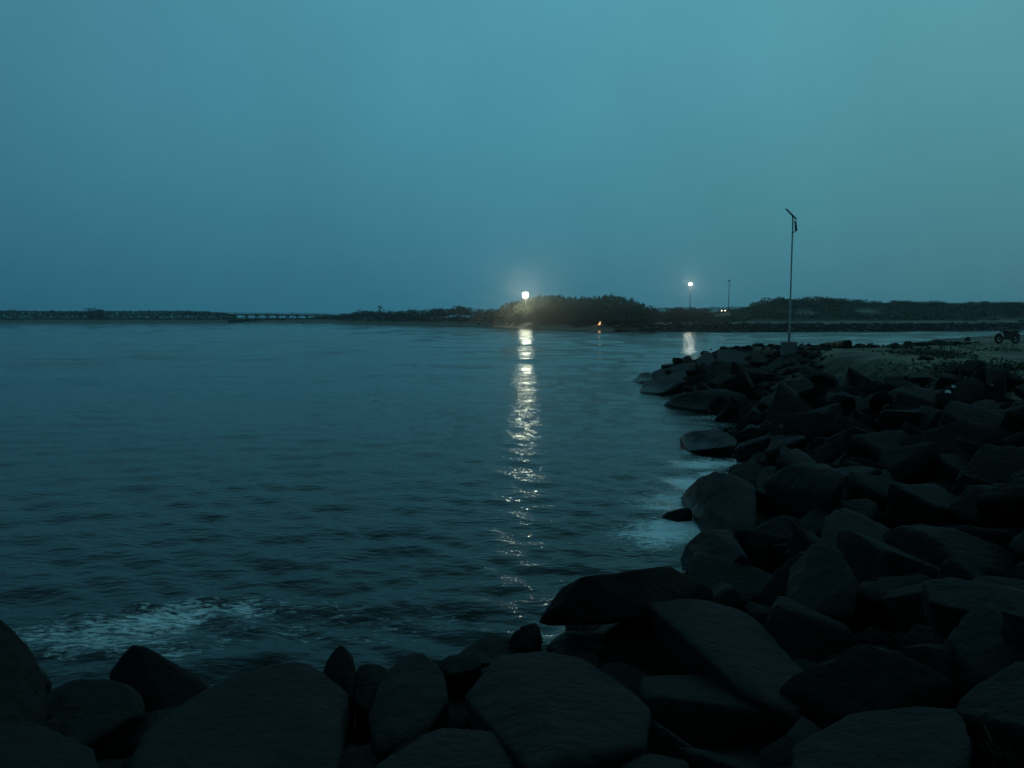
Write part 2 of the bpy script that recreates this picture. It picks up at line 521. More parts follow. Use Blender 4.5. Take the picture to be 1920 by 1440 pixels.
# ------------------------------------------------------------------ water
def make_water():
    na, nr = 900, 840
    ang = np.linspace(R(-58), R(58), na)
    rad = np.geomspace(4.6, 1040, nr)
    A, Rr = np.meshgrid(ang, rad)
    X, Y = np.sin(A) * Rr, np.cos(A) * Rr
    dr = np.gradient(rad)[:, None] * np.ones((1, na))
    Z = np.zeros_like(X)
    wr = np.random.default_rng(5)
    for k in range(80):
        lam = .34 * (3.0 / .34) ** wr.random()
        th = R(252) + wr.normal(0, .55)
        kx, ky = math.cos(th) * 2 * math.pi / lam, math.sin(th) * 2 * math.pi / lam
        steep = .0135 * (1.0 if lam < 1.0 else (1.0 / lam) ** .75)
        amp = steep * lam / (2 * math.pi) * 1.6
        fade = np.clip((lam / (dr * abs(math.sin(th)) + dr * .35) - 3) / 4, 0, 1)
        ph = kx * X + ky * Y + wr.random() * 6.28
        s = np.sin(ph)
        Z += amp * fade * (s + .22 * np.cos(2 * ph))
    far = np.clip((Rr - 25) / 60, 0, 1)
    for k in range(34):
        lam = 3.2 * (15.0 / 3.2) ** wr.random()
        th = R(262) + wr.normal(0, .46)
        kx, ky = math.cos(th) * 2 * math.pi / lam, math.sin(th) * 2 * math.pi / lam
        amp = .0115 * lam / (2 * math.pi)
        fade = np.clip((lam / (dr * abs(math.sin(th)) + dr * .2) - 2.2) / 3, 0, 1)
        Z += far * amp * fade * np.sin(kx * X + ky * Y + wr.random() * 6.28)
    # gusts: patches of livelier and calmer water
    g1 = .75 + .5 * (.5 + .5 * np.sin(X * .11 + 1.3 * np.sin(Y * .07)) * np.cos(Y * .09 + X * .03))
    Z *= g1
    me = np_mesh('water', np.stack([X, Y, Z], -1).reshape(-1, 3),
                 np.stack([ii_ for ii_ in (lambda q: (q[:-1, :-1], q[:-1, 1:], q[1:, 1:], q[1:, :-1]))(np.arange(na * nr).reshape(nr, na))], -1).reshape(-1, 4), True)
    # foam where the swell breaks on the stones
    blobs = [  # px, py, half width m, half depth m, amount
        (1290, 905, .55, .7, 1.0), (1345, 893, .5, .45, 1.0), (1395, 895, .6, .5, 1.0), (1400, 861, .55, .35, 1.0), (1345, 868, .8, .6, .75), (1310, 872, .8, .5, .8),
        (1265, 935, .9, .5, .65), (1310, 955, .55, .9, 1.0), (1300, 940, .6, .4, .9), (1240, 950, .7, .3, .7), (1270, 985, .9, .45, .9), (1240, 1003, .8, .45, .95), (1300, 992, .5, .5, .95), (1215, 940, .9, .2, .5),
        (1225, 1010, .5, .6, .7), (1300, 848, .5, .3, .6), (1200, 1030, .6, .4, .35),
        (1250, 716, 1.2, .5, .3), (1265, 740, 1.6, .6, .45), (1330, 782, 1.0, .7, .5), (1350, 785, .4, .4, .8),
        (110, 1190, .65, .45, .75), (200, 1180, .8, .5, .8), (290, 1165, .7, .5, .95), (340, 1152, .6, .45, .95), (250, 1200, .8, .35, .75), (170, 1205, .8, .4, .8), (450, 1142, .55, .35, .8), (480, 1150, .5, .5, .6),
        (390, 1210, .8, .5, .45), (330, 1228, .35, .2, .7), (440, 1180, .8, .8, .38), (530, 1140, .8, .6, .45), (600, 1170, 1.0, .6, .22), (300, 1130, 1.0, .6, .28), (540, 1115, .5, .2, .4), (80, 1165, .8, .5, .35),
        (760, 1175, 1.0, .5, .42), (850, 1160, .8, .4, .40), (700, 1200, .8, .3, .42), (640, 1150, .9, .5, .42), (560, 1180, .9, .5, .42), (1020, 1205, .3, .4, .4),
    ]
    fm = np.zeros(X.shape)
    for (px, py, hw, hd, am) in blobs:
        c = W(px, py, 0)
        d2 = ((X - c.x) / (hw * 1.25)) ** 2 + ((Y - c.y) / (hd * 1.5)) ** 2
        fm = np.maximum(fm, (min(am * 1.3, 1.15) if px > 1000 else am * .86) * np.exp(-d2 * .8))
    at = me.attributes.new('foam', 'FLOAT', 'POINT')
    at.data.foreach_set('value', fm.ravel().astype(np.float32))
    return me

m, nt, b = new_mat('sea_water')
N, L = nt.nodes, nt.links
tc = N.new('ShaderNodeTexCoord')
mp = N.new('ShaderNodeMapping')
mp.inputs['Rotation'].default_value = (0, 0, R(25))
mp.inputs['Scale'].default_value = (1.0, 2.1, 1)
L.new(tc.outputs['Object'], mp.inputs[0])
n1 = N.new('ShaderNodeTexNoise'); n1.inputs['Scale'].default_value = 3.2; n1.inputs['Detail'].default_value = 4; n1.inputs['Roughness'].default_value = .5
L.new(mp.outputs[0], n1.inputs['Vector'])
bp = N.new('ShaderNodeBump'); bp.inputs['Strength'].default_value = .5; bp.inputs['Distance'].default_value = .07
L.new(n1.outputs[0], bp.inputs['Height'])
L.new(bp.outputs[0], b.inputs['Normal'])
b.inputs['IOR'].default_value = 1.333
b.inputs['Specular IOR Level'].default_value = .25
fa = N.new('ShaderNodeAttribute'); fa.attribute_name = 'foam'
mp2 = N.new('ShaderNodeMapping')
mp2.inputs['Rotation'].default_value = (0, 0, R(-18)); mp2.inputs['Scale'].default_value = (1.0, 2.6, 1)
L.new(tc.outputs['Object'], mp2.inputs[0])
n2 = N.new('ShaderNodeTexNoise'); n2.inputs['Scale'].default_value = 4.6; n2.inputs['Detail'].default_value = 9; n2.inputs['Roughness'].default_value = .68; n2.inputs['Distortion'].default_value = .8
L.new(mp2.outputs[0], n2.inputs['Vector'])
sub = N.new('ShaderNodeMath'); sub.operation = 'MULTIPLY_ADD'; sub.inputs[1].default_value = .42; sub.inputs[2].default_value = 0
L.new(fa.outputs['Fac'], sub.inputs[0])
add = N.new('ShaderNodeMath'); add.operation = 'ADD'
L.new(sub.outputs[0], add.inputs[0]); L.new(n2.outputs[0], add.inputs[1])
fr = N.new('ShaderNodeMapRange'); fr.inputs[1].default_value, fr.inputs[2].default_value = .70, .92
L.new(add.outputs[0], fr.inputs[0])
gate = N.new('ShaderNodeMath'); gate.operation = 'MULTIPLY'
gm = N.new('ShaderNodeMapRange'); gm.inputs[1].default_value, gm.inputs[2].default_value = .03, .3
L.new(fa.outputs['Fac'], gm.inputs[0])
L.new(fr.outputs[0], gate.inputs[0]); L.new(gm.outputs[0], gate.inputs[1])
mx = N.new('ShaderNodeMix'); mx.data_type = 'RGBA'
mx.inputs['A'].default_value = (.003, .010, .010, 1); mx.inputs['B'].default_value = (.70, .76, .76, 1)
L.new(gate.outputs[0], mx.inputs['Factor']); L.new(mx.outputs['Result'], b.inputs['Base Color'])
rr = N.new('ShaderNodeMapRange'); rr.inputs[3].default_value, rr.inputs[4].default_value = .045, .6
L.new(gate.outputs[0], rr.inputs[0]); L.new(rr.outputs[0], b.inputs['Roughness'])
M_water = m
water = link('water', make_water(), M_water)
tag(water, kind='structure')

# ------------------------------------------------------------------ rocks
def ico(level):
    bm = bmesh.new()
    bmesh.ops.create_icosphere(bm, subdivisions=level, radius=1)
    v = np.array([x.co[:] for x in bm.verts])
    f = np.array([[w.index for w in x.verts] for x in bm.faces])
    bm.free()
    return v, f
ICO = {l: ico(l) for l in (2, 3, 4, 5, 6)}

def hull_planes(P):
    bm = bmesh.new()
    for p in P: bm.verts.new(p)
    bmesh.ops.convex_hull(bm, input=list(bm.verts))
    bm.normal_update()
    pl = []
    c = P.mean(0)
    for f in bm.faces:
        n = np.array(f.normal[:])
        if np.linalg.norm(n) < .5: continue
        d = n @ (np.array(f.verts[0].co[:]) - c)
        if d < 0: n, d = -n, -d
        pl.append((*n, max(d, 1e-3)))
    bm.free()
    return np.array(pl), c

def planes_to_mesh(name, P, level, p=60, rough=.05, seed=0, chips=4, planes=None):
    """broken stone filling the convex hull of the points P, with a few extra fracture faces"""
    r2 = np.random.default_rng(int(seed * 1000) % 2**31)
    if planes is None:
        P = np.asarray(P, float)
        lo, hi = P.min(0), P.max(0)
        mid, sc = (lo + hi) / 2, np.maximum((hi - lo) / 2, 1e-3)
        Pn = (P - mid) / sc
        pl, c = hull_planes(Pn)
        # fracture faces: cut the hull a little below its support in some directions
        ex = []
        for _ in range(chips):
            n = r2.normal(size=3); n[2] = abs(n[2]) * .8; n /= np.linalg.norm(n)
            ex.append((*n, ((Pn - c) @ n).max() * r2.uniform(.84, .93)))
        if ex: pl = np.vstack([pl, np.array(ex)])
    else:
        pl, c, sc, mid = planes, np.zeros(3), np.ones(3), np.zeros(3)
    V, Fc = ICO[level]
    q = np.clip((V @ pl[:, :3].T) / pl[:, 3], 0, None)
    qm = q.max(1)[:, None]
    r = 1.0 / (qm[:, 0] * np.power(np.power(q / qm, p).sum(1), 1.0 / p))
    X = (V * r[:, None] + c) * sc + mid
    size = float(np.mean((X.max(0) - X.min(0)) / 2))
    ctr = X.mean(0)
    D = X - ctr
    D /= np.linalg.norm(D, axis=1)[:, None]
    dis = np.empty(len(X))
    s1, s2, s3 = 1.0 / size, 3.1 / size, 8.0 / size
    o = Vector((seed * 7.3, seed * 3.1, seed * 1.7))
    for i, x in enumerate(X):
        v = Vector(x)
        a = mn.noise(v * s1 + o) * .7 + mn.noise(v * s2 + o) * .4 + (.5 - abs(mn.noise(v * s3 + o))) * .22
        if level >= 5:
            a += (.5 - abs(mn.noise(v * s3 * 2.4 + o))) * .13
        dis[i] = a
    X = X + D * (dis * rough * size)[:, None]
    return X, Fc

def rock_from_pts(name, P, label, level=5, rough=.055, p=50, group=None, mat=None):
    X, Fc = planes_to_mesh(name, P, level, p, rough, seed=rng.random() * 50)
    base = np.array([X[:, 0].mean(), X[:, 1].mean(), X[:, 2].min()])
    me = np_mesh(name, X - base, Fc, True)
    o = link(name, me, mat or M_rock, loc=base)
    tag(o, label, 'rock', group)
    return o

HAND = []   # footprints of the stones placed one by one
def hand(label, pts, down=.8, back=.35, level=5, rough=.05, p=70, group='armour stones of the bank'):
    P = [W(*q) for q in pts]
    c = sum(P, Vector()) / len(P)
    ext = []
    for v in P:
        away = Vector((v.x, v.y, 0)).normalized()
        w = v + away * back
        w = w * .82 + c * .18 if False else w
        ext.append(Vector((c.x + (w.x - c.x) * .86, c.y + (w.y - c.y) * .86, v.z - down)))
    A = np.array([v[:] for v in P + ext])
    dark = A[:, 1].mean() > 7.2 and not any(w_ in label for w_ in ('pale', 'lit', 'light', 'biggest', 'long tilted', 'flat slab jutting', 'striped'))  # stones labelled lit keep the lighter basalt, others get shade as colour
    o = rock_from_pts('rock', A, label, level, rough, p, group, M_rock_shaded if dark else None)
    HAND.append((A[:, 0].mean(), A[:, 1].mean(), max(np.ptp(A[:, 0]), np.ptp(A[:, 1])) / 2, A[:, 2].max()))
    return o

hand('tall dark boulder cut off by the left edge of the picture', [(-60, 1110, 2.15), (0, 1133, 2.0), (22, 1165, 1.85), (38, 1205, 1.6), (82, 1262, 1.15), (92, 1320, .95), (60, 1400, 1.1), (-120, 1150, 2.2), (-140, 1440, 1.5)], 1.2, .2)
hand('pointed wedge of rock with its peak against the white foam', [(250, 1199, 1.05), (228, 1222, .95), (203, 1258, .8), (212, 1310, .55), (388, 1274, .4), (402, 1300, .3), (320, 1350, .3)], .5, .3, p=90)
hand('low dark rock between the tall left boulder and the pointed wedge', [(92, 1296, .9), (130, 1276, .95), (200, 1272, .9), (268, 1290, .8), (278, 1330, .7), (120, 1420, .7), (60, 1350, .8)], .5)
hand('broad smooth slab sloping down to the bottom edge', [(392, 1286, .92), (470, 1246, 1.0), (560, 1240, 1.05), (622, 1256, 1.0), (662, 1312, 1.0), (655, 1400, 1.25), (640, 1480, 1.45), (190, 1480, 1.4), (228, 1400, 1.15), (292, 1352, 1.0)], .8, .2)
hand('upright rounded stone standing at the shoulder of the broad slab', [(600, 1262, .95), (614, 1228, 1.1), (640, 1206, 1.18), (660, 1212, 1.15), (668, 1260, .95), (660, 1310, .85), (612, 1300, .85)], .6, .25, p=35)
hand('small humped stone right of the upright rounded stone', [(664, 1250, .92), (690, 1232, 1.0), (722, 1250, .95), (738, 1300, .85), (700, 1345, .8), (664, 1315, .82)], .6)
hand('dark stone with a small knob on its top edge', [(718, 1258, .93), (770, 1221, 1.05), (792, 1221, 1.05), (836, 1258, .95), (852, 1300, .9), (800, 1372, .95), (700, 1410, .98), (688, 1350, .9)], .7)
hand('thin flat stone level with the water behind the knobbed stone', [(828, 1230, .8), (860, 1226, .8), (906, 1225, .8), (900, 1252, .75), (845, 1266, .74), (818, 1246, .75)], .4, .2)
hand('low pale topped stone at the water beside the last glints', [(858, 1218, .5), (900, 1190, .58), (950, 1186, .58), (992, 1206, .52), (1000, 1244, .45), (870, 1248, .45)], .6)
hand('small dark dome of rock tucked against the big overhanging boulder', [(953, 1192, .68), (980, 1172, .75), (1010, 1166, .72), (1016, 1196, .6), (1000, 1220, .52), (960, 1208, .6)], .5)
hand('biggest boulder by the water, rounded and overhanging a black hollow', [(1008, 1168, .85), (1022, 1130, 1.15), (1042, 1100, 1.35), (1092, 1080, 1.5), (1200, 1066, 1.56), (1262, 1060, 1.52), (1330, 1086, 1.28), (1342, 1118, 1.05), (1230, 1156, 1.12), (1120, 1166, 1.0)], .22, .5, 6)
hand('dark stone propping up the big overhanging boulder', [(1130, 1185, .72), (1200, 1150, .9), (1330, 1150, .95), (1340, 1230, .7), (1150, 1250, .5)], .8, .3)
hand('black stone in the hollow under the big overhanging boulder', [(1022, 1215, .42), (1060, 1180, .6), (1180, 1185, .65), (1215, 1240, .6), (1190, 1275, .6), (1050, 1250, .4)], .6, .2)
hand('long tilted slab leading from the big boulder towards the viewer', [(1208, 1127, 1.3), (1290, 1120, 1.3), (1386, 1132, 1.26), (1440, 1180, 1.3), (1500, 1248, 1.36), (1522, 1276, 1.36), (1502, 1348, 1.48), (1400, 1306, 1.4), (1350, 1235, 1.34)], .45, .1)
hand('wide ridged boulder in the middle of the nearest row', [(868, 1304, 1.2), (930, 1226, 1.22), (1010, 1218, 1.25), (1090, 1222, 1.26), (1176, 1268, 1.34), (1222, 1320, 1.42), (1216, 1400, 1.55), (1080, 1416, 1.62), (1000, 1455, 1.66), (958, 1362, 1.42), (1062, 1275, 1.46), (1066, 1400, 1.70)], .8, .15, 6, .05)
hand('square block with a black front face and a lighter top edge', [(1186, 1266, 1.16), (1362, 1263, 1.16), (1452, 1322, 1.34), (1236, 1302, 1.32), (1490, 1340, 1.36), (1212, 1318, 1.28), (1216, 1450, .64), (1480, 1450, .66)], .4, .3, 5, .045, 90)
hand('flat topped stone at the bottom edge beside the ridged boulder', [(800, 1378, 1.4), (830, 1363, 1.42), (950, 1372, 1.42), (976, 1400, 1.45), (962, 1480, 1.6), (680, 1490, 1.7), (702, 1432, 1.55)], .6, .15)
hand('broad low boulder filling the bottom right of the view', [(1486, 1382, 1.9), (1600, 1330, 2.0), (1700, 1308, 2.06), (1792, 1316, 2.05), (1830, 1400, 2.15), (1800, 1500, 2.2), (1480, 1500, 2.0)], .8, .2, 6, .05)
hand('rising boulder at the right edge above the green weeds', [(1770, 1330, 2.08), (1860, 1270, 2.2), (1930, 1222, 2.35), (2040, 1240, 2.45), (2040, 1400, 2.3), (1850, 1350, 2.12)], .9, .2)
hand('stone top just showing at the bottom edge under the square block', [(1165, 1436, 1.5), (1210, 1412, 1.52), (1290, 1424, 1.52), (1310, 1500, 1.62), (1140, 1500, 1.62)], .5)
hand('dark stone in the bottom left corner', [(-60, 1345, 1.5), (60, 1350, 1.42), (176, 1402, 1.4), (206, 1500, 1.5), (-80, 1500, 1.7)], .6)
# the right hand bank from near to far
hand('dark rock jutting into the foam just beyond the big overhanging boulder', [(1274, 1048, .25), (1288, 1012, .6), (1320, 990, .78), (1372, 994, .82), (1402, 1040, .9), (1392, 1095, .7), (1296, 1075, .25)], .5)
hand('wedge with a pale sloping stripe beside the brightest foam', [(1272, 926, .12), (1306, 896, .75), (1340, 882, 1.02), (1376, 889, 1.0), (1416, 908, .9), (1420, 930, .85), (1328, 958, .5), (1320, 1002, .1), (1424, 1004, .55)], .4, p=90)
hand('small peaked rock standing alone in the foaming water', [(1237, 968, .02), (1260, 955, .26), (1276, 955, .26), (1290, 956, .24), (1296, 951, .34), (1301, 976, .02), (1268, 982, -.02)], .4, .2, 4, .08)
hand('flat slab jutting over the water with a dark front', [(1270, 816, .25), (1300, 808, .52), (1345, 805, .62), (1386, 822, .6), (1380, 836, .5), (1292, 846, .04), (1372, 852, .15)], .4, p=90)
hand('long black wedge pointing left low over the water', [(1238, 758, .05), (1262, 743, .5), (1300, 732, .9), (1360, 727, 1.12), (1412, 740, 1.0), (1392, 770, .35), (1290, 767, .05)], .5, p=90)
hand('outermost small peaked rock at the tip of the point', [(1184, 715, .02), (1204, 697, .55), (1214, 696, .58), (1232, 710, .3), (1196, 719, 0)], .5, .5, 4)
hand('dark rock at the waterline of the point below the outermost peak', [(1198, 737, 0), (1203, 716, .45), (1252, 701, .9), (1292, 712, .85), (1242, 739, .1)], .5, .5, 4)
hand('blocky rock on the edge of the point behind the outermost peak', [(1222, 698, .7), (1240, 690, .95), (1262, 690, .95), (1270, 704, .7), (1230, 710, .5)], .6, .5, 4)
hand('lit slab leaning on the point beside the blocky edge rock', [(1242, 718, .55), (1258, 698, .95), (1285, 695, 1.05), (1290, 705, .9), (1262, 722, .5)], .4, .4, 4)
hand('small square rock standing up below the reflection of the farther mast', [(1279, 680, 1.35), (1281, 668, 1.75), (1290, 663, 1.9), (1297, 668, 1.8), (1300, 682, 1.35)], .5, .5, 4)
hand('flat rock ending the crest below the small square rock', [(1245, 692, 1.0), (1270, 683, 1.3), (1310, 676, 1.55), (1330, 690, 1.2), (1270, 700, .9)], .5, .5, 4)
hand('triangular rock on the crest against the water', [(1302, 680, 1.5), (1322, 657, 2.2), (1328, 657, 2.22), (1346, 676, 1.75), (1325, 690, 1.4)], .6, .5, 4, p=90)
hand('long flat topped rock on the crest of the point', [(1342, 680, 1.7), (1345, 656, 2.3), (1352, 654, 2.36), (1390, 655, 2.36), (1402, 661, 2.2), (1404, 686, 1.6)], .6, .6, 4, p=90)
hand('house shaped rock on the crest left of the lamp post', [(1394, 668, 2.0), (1396, 660, 2.22), (1412, 651, 2.45), (1418, 651, 2.46), (1431, 658, 2.3), (1432, 670, 2.0)], .6, .6, 4, p=90)
hand('small low rock on the crest between house shaped rock and lamp block', [(1436, 666, 2.1), (1442, 656, 2.35), (1450, 656, 2.36), (1458, 663, 2.2)], .5, .5, 4)
hand('pale fronted stone on the ground just right of the lamp block', [(1495, 655, 2.45), (1501, 648, 2.62), (1508, 645, 2.7), (1518, 650, 2.6), (1519, 656, 2.42)], .3, .4, 4)
hand('pale lit slab tilted up in the middle of the right bank', [(1432, 850, .95), (1442, 832, 1.15), (1510, 811, 1.6), (1521, 818, 1.6), (1500, 835, 1.3), (1440, 862, .8)], .35, .5, 4, p=90)
hand('thin stone ledge beside the pale lit slab, nearer the water', [(1372, 845, .55), (1384, 832, .75), (1444, 812, 1.25), (1448, 820, 1.2), (1400, 850, .55)], .4, .4, 4)
hand('long light edged slab high on the bank below the lamp post', [(1474, 747, 1.6), (1490, 740, 1.75), (1540, 720, 2.15), (1552, 718, 2.2), (1556, 728, 2.0), (1500, 752, 1.5)], .35, .5, 4, p=90)
hand('pale topped stone low on the bank above the long black wedge', [(1350, 774, .7), (1362, 762, 1.0), (1385, 754, 1.2), (1392, 760, 1.05), (1372, 778, .6)], .4, .5, 4)
hand('rounded lit boulder in the middle of the right bank under the pipe', [(1545, 762, 1.5), (1562, 738, 1.95), (1580, 732, 2.05), (1604, 746, 1.9), (1606, 765, 1.5)], .5, .6, 4, p=35)
hand('rounded boulder next up the bank from the lit one under the pipe', [(1628, 750, 1.9), (1640, 732, 2.2), (1662, 730, 2.25), (1672, 745, 2.0), (1665, 756, 1.8)], .4, .6, 4, p=35)
hand('big pale faced boulder behind the striped wedge', [(1428, 900, 1.0), (1480, 870, 1.5), (1545, 868, 1.65), (1590, 890, 1.7), (1560, 930, 1.3), (1470, 925, .95)], .6, .4, 5)
hand('ridged boulder with a lit flank above the long tilted slab', [(1480, 1065, 1.35), (1530, 1014, 1.75), (1578, 1030, 1.8), (1610, 1090, 1.65), (1600, 1150, 1.4), (1470, 1160, 1.1)], .6, .3, 5)
hand('flat slab near the right edge lying level above the black hollow', [(1722, 1090, 2.0), (1790, 1080, 2.1), (1930, 1100, 2.2), (1960, 1180, 2.1), (1880, 1150, 2.05), (1745, 1130, 1.95)], .4, .3, 5)
hand('pale flat slab at the right edge below the gravel', [(1830, 940, 2.2), (1850, 915, 2.35), (1940, 903, 2.5), (1990, 930, 2.4), (1900, 945, 2.2)], .4, .4, 5)

# stones of the bank between those: a few base shapes, each copy turned and sized
def base_rock(i, level=4):
    """a quarried block: six skewed faces, a few corners knocked off"""
    r2 = np.random.default_rng(100 + i)
    dims = np.array([1.0, r2.uniform(.6, .95), r2.uniform(.38, .75)])
    pl = []
    for ax_ in range(3):
        for sg in (-1, 1):
            n = np.zeros(3); n[ax_] = sg
            n += r2.normal(0, .24, 3); n /= np.linalg.norm(n)
            pl.append((*n, dims[ax_] * r2.uniform(.8, 1.0)))
    for k in range(r2.integers(2, 6)):
        n = r2.normal(size=3); n /= np.linalg.norm(n)
        pl.append((*n, float(np.abs(n * dims).sum()) * r2.uniform(.58, .78)))
    X, Fc = planes_to_mesh('rock', None, level, 80, .05, seed=i + .37, planes=np.array(pl))
    me = np_mesh('rock', X, Fc, True)
    me.materials.append(M_rock_shaded if i % 6 else M_rock)  # most fill stones take the basalt with shade in its colour
    return me, ('flat' if dims[2] < .5 else ('blocky' if dims[1] > .78 else 'long'))
BASES = [base_rock(i) for i in range(30)]

SHORT = ['tall left boulder', 'pointed wedge', 'low rock beside wedge', 'broad slab', 'upright stone', 'humped stone', 'knobbed stone', 'thin flat stone', 'pale topped stone', 'small dome', 'overhanging boulder', 'propping stone', 'stone in the hollow', 'long tilted slab', 'ridged boulder', 'square block', 'flat topped stone', 'broad low boulder', 'rising boulder', 'stone top', 'corner stone', 'rock jutting into foam', 'striped wedge', 'peaked rock in the foam', 'jutting flat slab', 'long black wedge', 'outermost peaked rock', 'waterline point rock', 'blocky edge rock', 'leaning lit slab', 'small square rock', 'flat crest rock', 'triangular crest rock', 'long crest rock', 'house shaped rock', 'small low crest rock', 'pale fronted stone', 'pale tilted slab', 'thin ledge', 'light edged slab', 'pale topped low stone', 'rounded lit boulder', 'rounded upper boulder', 'pale faced boulder', 'ridged flank boulder', 'level flat slab', 'pale edge slab']
assert len(SHORT) == len(HAND), (len(SHORT), len(HAND))
placed = [(h[0], h[1], h[2]) for h in HAND]
cand = []
tries = 0
while tries < 30000 and len(cand) < 246:
    tries += 1
    if rng.random() < .62:
        y = rng.uniform(4, 56); x = rng.uniform(-8, 24)
    else:
        y = rng.uniform(3, 24); x = rng.uniform(-8, 14)
    sd, ix = coast_sd([(x, y)])
    sd = sd[0]
    if ix[0] >= I_BACK: continue
    if sd < (.75 if y < 24 else (.3 if y < 48 else 1.3)) or sd > (11 if y > 36 else 8.3): continue
    if y < 3.4 or (y < 4.6 and abs(x) < 3): continue
    ang = math.degrees(math.atan2(x, y))
    if abs(ang) > 40: continue
    r = rng.choice([.4, .5, .6, .7, .8, .95])
    if 7 < y < 17 and sd < 1.6: continue
    if y < 12: r = rng.choice([.35, .45, .55]) if x < 2.2 else rng.choice([.5, .6, .75, .9] if y > 9 else [.45, .55, .62])
    if y > 30 and sd > 6.0 and 960 + 1440 * x / y > 1530: continue
    if y > 34 and sd > 6: r = min(r, .6)
    if 18 < y <= 30 and sd > 6.8: r = min(r, .45)
    if y < 7 and x < 2.7: r = .35
    if sd < 2.3: r = min(r, .55)
    ppx = 960 + 1440 * x / y
    if y > 36 and 1440 < ppx < 1640 and sd > 5: continue
    if y > 30 and sd > 6.5: r = min(r, .5)
    if any((x - a) ** 2 + (y - b_) ** 2 < (.50 * (r + min(c, 1.6))) ** 2 for a, b_, c in placed): continue
    # keep the open water in front of the near row and the view of the stones already set
    if y < 10.5 and x < 2.2: r = min(r, .5)
    placed.append((x, y, r)); cand.append((x, y, r, sd))

FILL = []
for (x, y, r, sd) in cand:
    me, shp = BASES[rng.randrange(len(BASES))]
    o = bpy.data.objects.new('rock', me)
    col.objects.link(o)
    r *= .94
    sx, sy, sz = r * rng.uniform(.9, 1.2), r * rng.uniform(.8, 1.1), r * rng.uniform(.75, 1.15)
    o.scale = (sx, sy, sz)
    tilt = rng.uniform(-.55, .55), rng.uniform(-.55, .55)
    o.rotation_euler = (tilt[0], tilt[1], rng.uniform(0, 6.28))
    gz_ = H1(x, y)
    lift = .62 if y > 12 else (.1 if x < 2.5 else .35)
    o.location = (x, y, gz_ + r * lift)
    FILL.append((o, x, y, r, sd, shp))
def short_of(lab):
    return lab
seen = {}
for (o, x, y, r, sd, shp) in sorted(FILL, key=lambda f: f[2]):
    size = 'small' if r < .6 else ('middling' if r < .9 else 'large')
    hx, hy, _, _, nm = min(((a, b_, c_, d_, n_) for (a, b_, c_, d_), n_ in zip(HAND, SHORT)), key=lambda h: (h[0] - x) ** 2 + (h[1] - y) ** 2)
    dx, dy = x - hx, (y - hy)
    side = 'right' if dx > 0 else 'left'
    if abs(dx) > 2 * abs(dy): rel = f'{side} of'
    elif abs(dy) > 2 * abs(dx): rel = 'behind' if dy > 0 else 'in front of'
    else: rel = ('behind and ' if dy > 0 else 'in front and ') + side + ' of'
    near = 'just' if dx * dx + dy * dy < 2.4 else 'well'
    lab = f'{size} {shp} stone {near} {rel} the {nm}'
    seen.setdefault(lab, []).append(o)
    tag(o, lab, 'rock', 'loose armour stones between the placed boulders')
ORD = {2: ('left one', 'right one'), 3: ('left one', 'middle one', 'right one'), 4: ('leftmost', 'left middle', 'right middle', 'rightmost'),
       5: ('leftmost', 'left middle', 'middle', 'right middle', 'rightmost'), 6: ('leftmost', 'second from left', 'left middle', 'right middle', 'second from right', 'rightmost')}
def spread(d):
    for lab, os_ in d.items():
        os_.sort(key=lambda o: o.location.x / o.location.y)
        for o, w_ in zip(os_, ORD.get(len(os_), ())): o['label'] = lab + ', ' + w_
spread(seen)

# rubble and gravel too small to count
def scatter_stones(name, pts, smin, smax, mat, seed=1):
    V, Fc = ICO[2]
    r2 = np.random.default_rng(seed)
    vs, fs_ = [], []
    for i, p in enumerate(pts):
        s = smin * (smax / smin) ** r2.random()
        sc = np.array([s, s * r2.uniform(.6, 1), s * r2.uniform(.4, .8)])
        a = r2.uniform(0, 6.28)
        Rm = np.array([[math.cos(a), -math.sin(a), 0], [math.sin(a), math.cos(a), 0], [0, 0, 1]])
        jit = 1 + r2.normal(0, .13, size=(len(V), 1))
        vs.append((V * jit * sc) @ Rm.T + np.array(p))
        fs_.append(Fc + i * len(V))
    me = np_mesh(name, np.concatenate(vs), np.concatenate(fs_))
    o = link(name, me, mat)
    tag(o, kind='stuff')
    return o
base_xy = W(1479, 655, 2.55)[:2]
pts = []
while len(pts) < 8000:
    y = rng.uniform(4, 60); x = rng.uniform(-8, 34)
    if abs(math.degrees(math.atan2(x, y))) > 38: continue
    pts.append((x, y))
sdv, _ = coast_sd(pts)
hv = bank_h(pts)
keep = [(p[0], p[1], h) for p, s, h in zip(pts, sdv, hv) if s > .2 and (p[0] - base_xy[0]) ** 2 + (p[1] - base_xy[1]) ** 2 > 1.0 and (s < 7.0 or (p[1] > 32 and p[0] < .41 * p[1]) or rng.random() < .02)]
scatter_stones('gravel', keep, .05, .42, M_rock_shaded, 3)
pts2 = []
for k in range(1500):
    px = rng.uniform(1150, 2050)
    off = rng.uniform(-.8, 7.5)
    D = float(np.interp(px, fx, fD)) + off
    pts2.append((X_at(px, D), D, FZ(px, D) + .05))
o = scatter_stones('rubble', pts2, .3, .95, M_rock, 4)

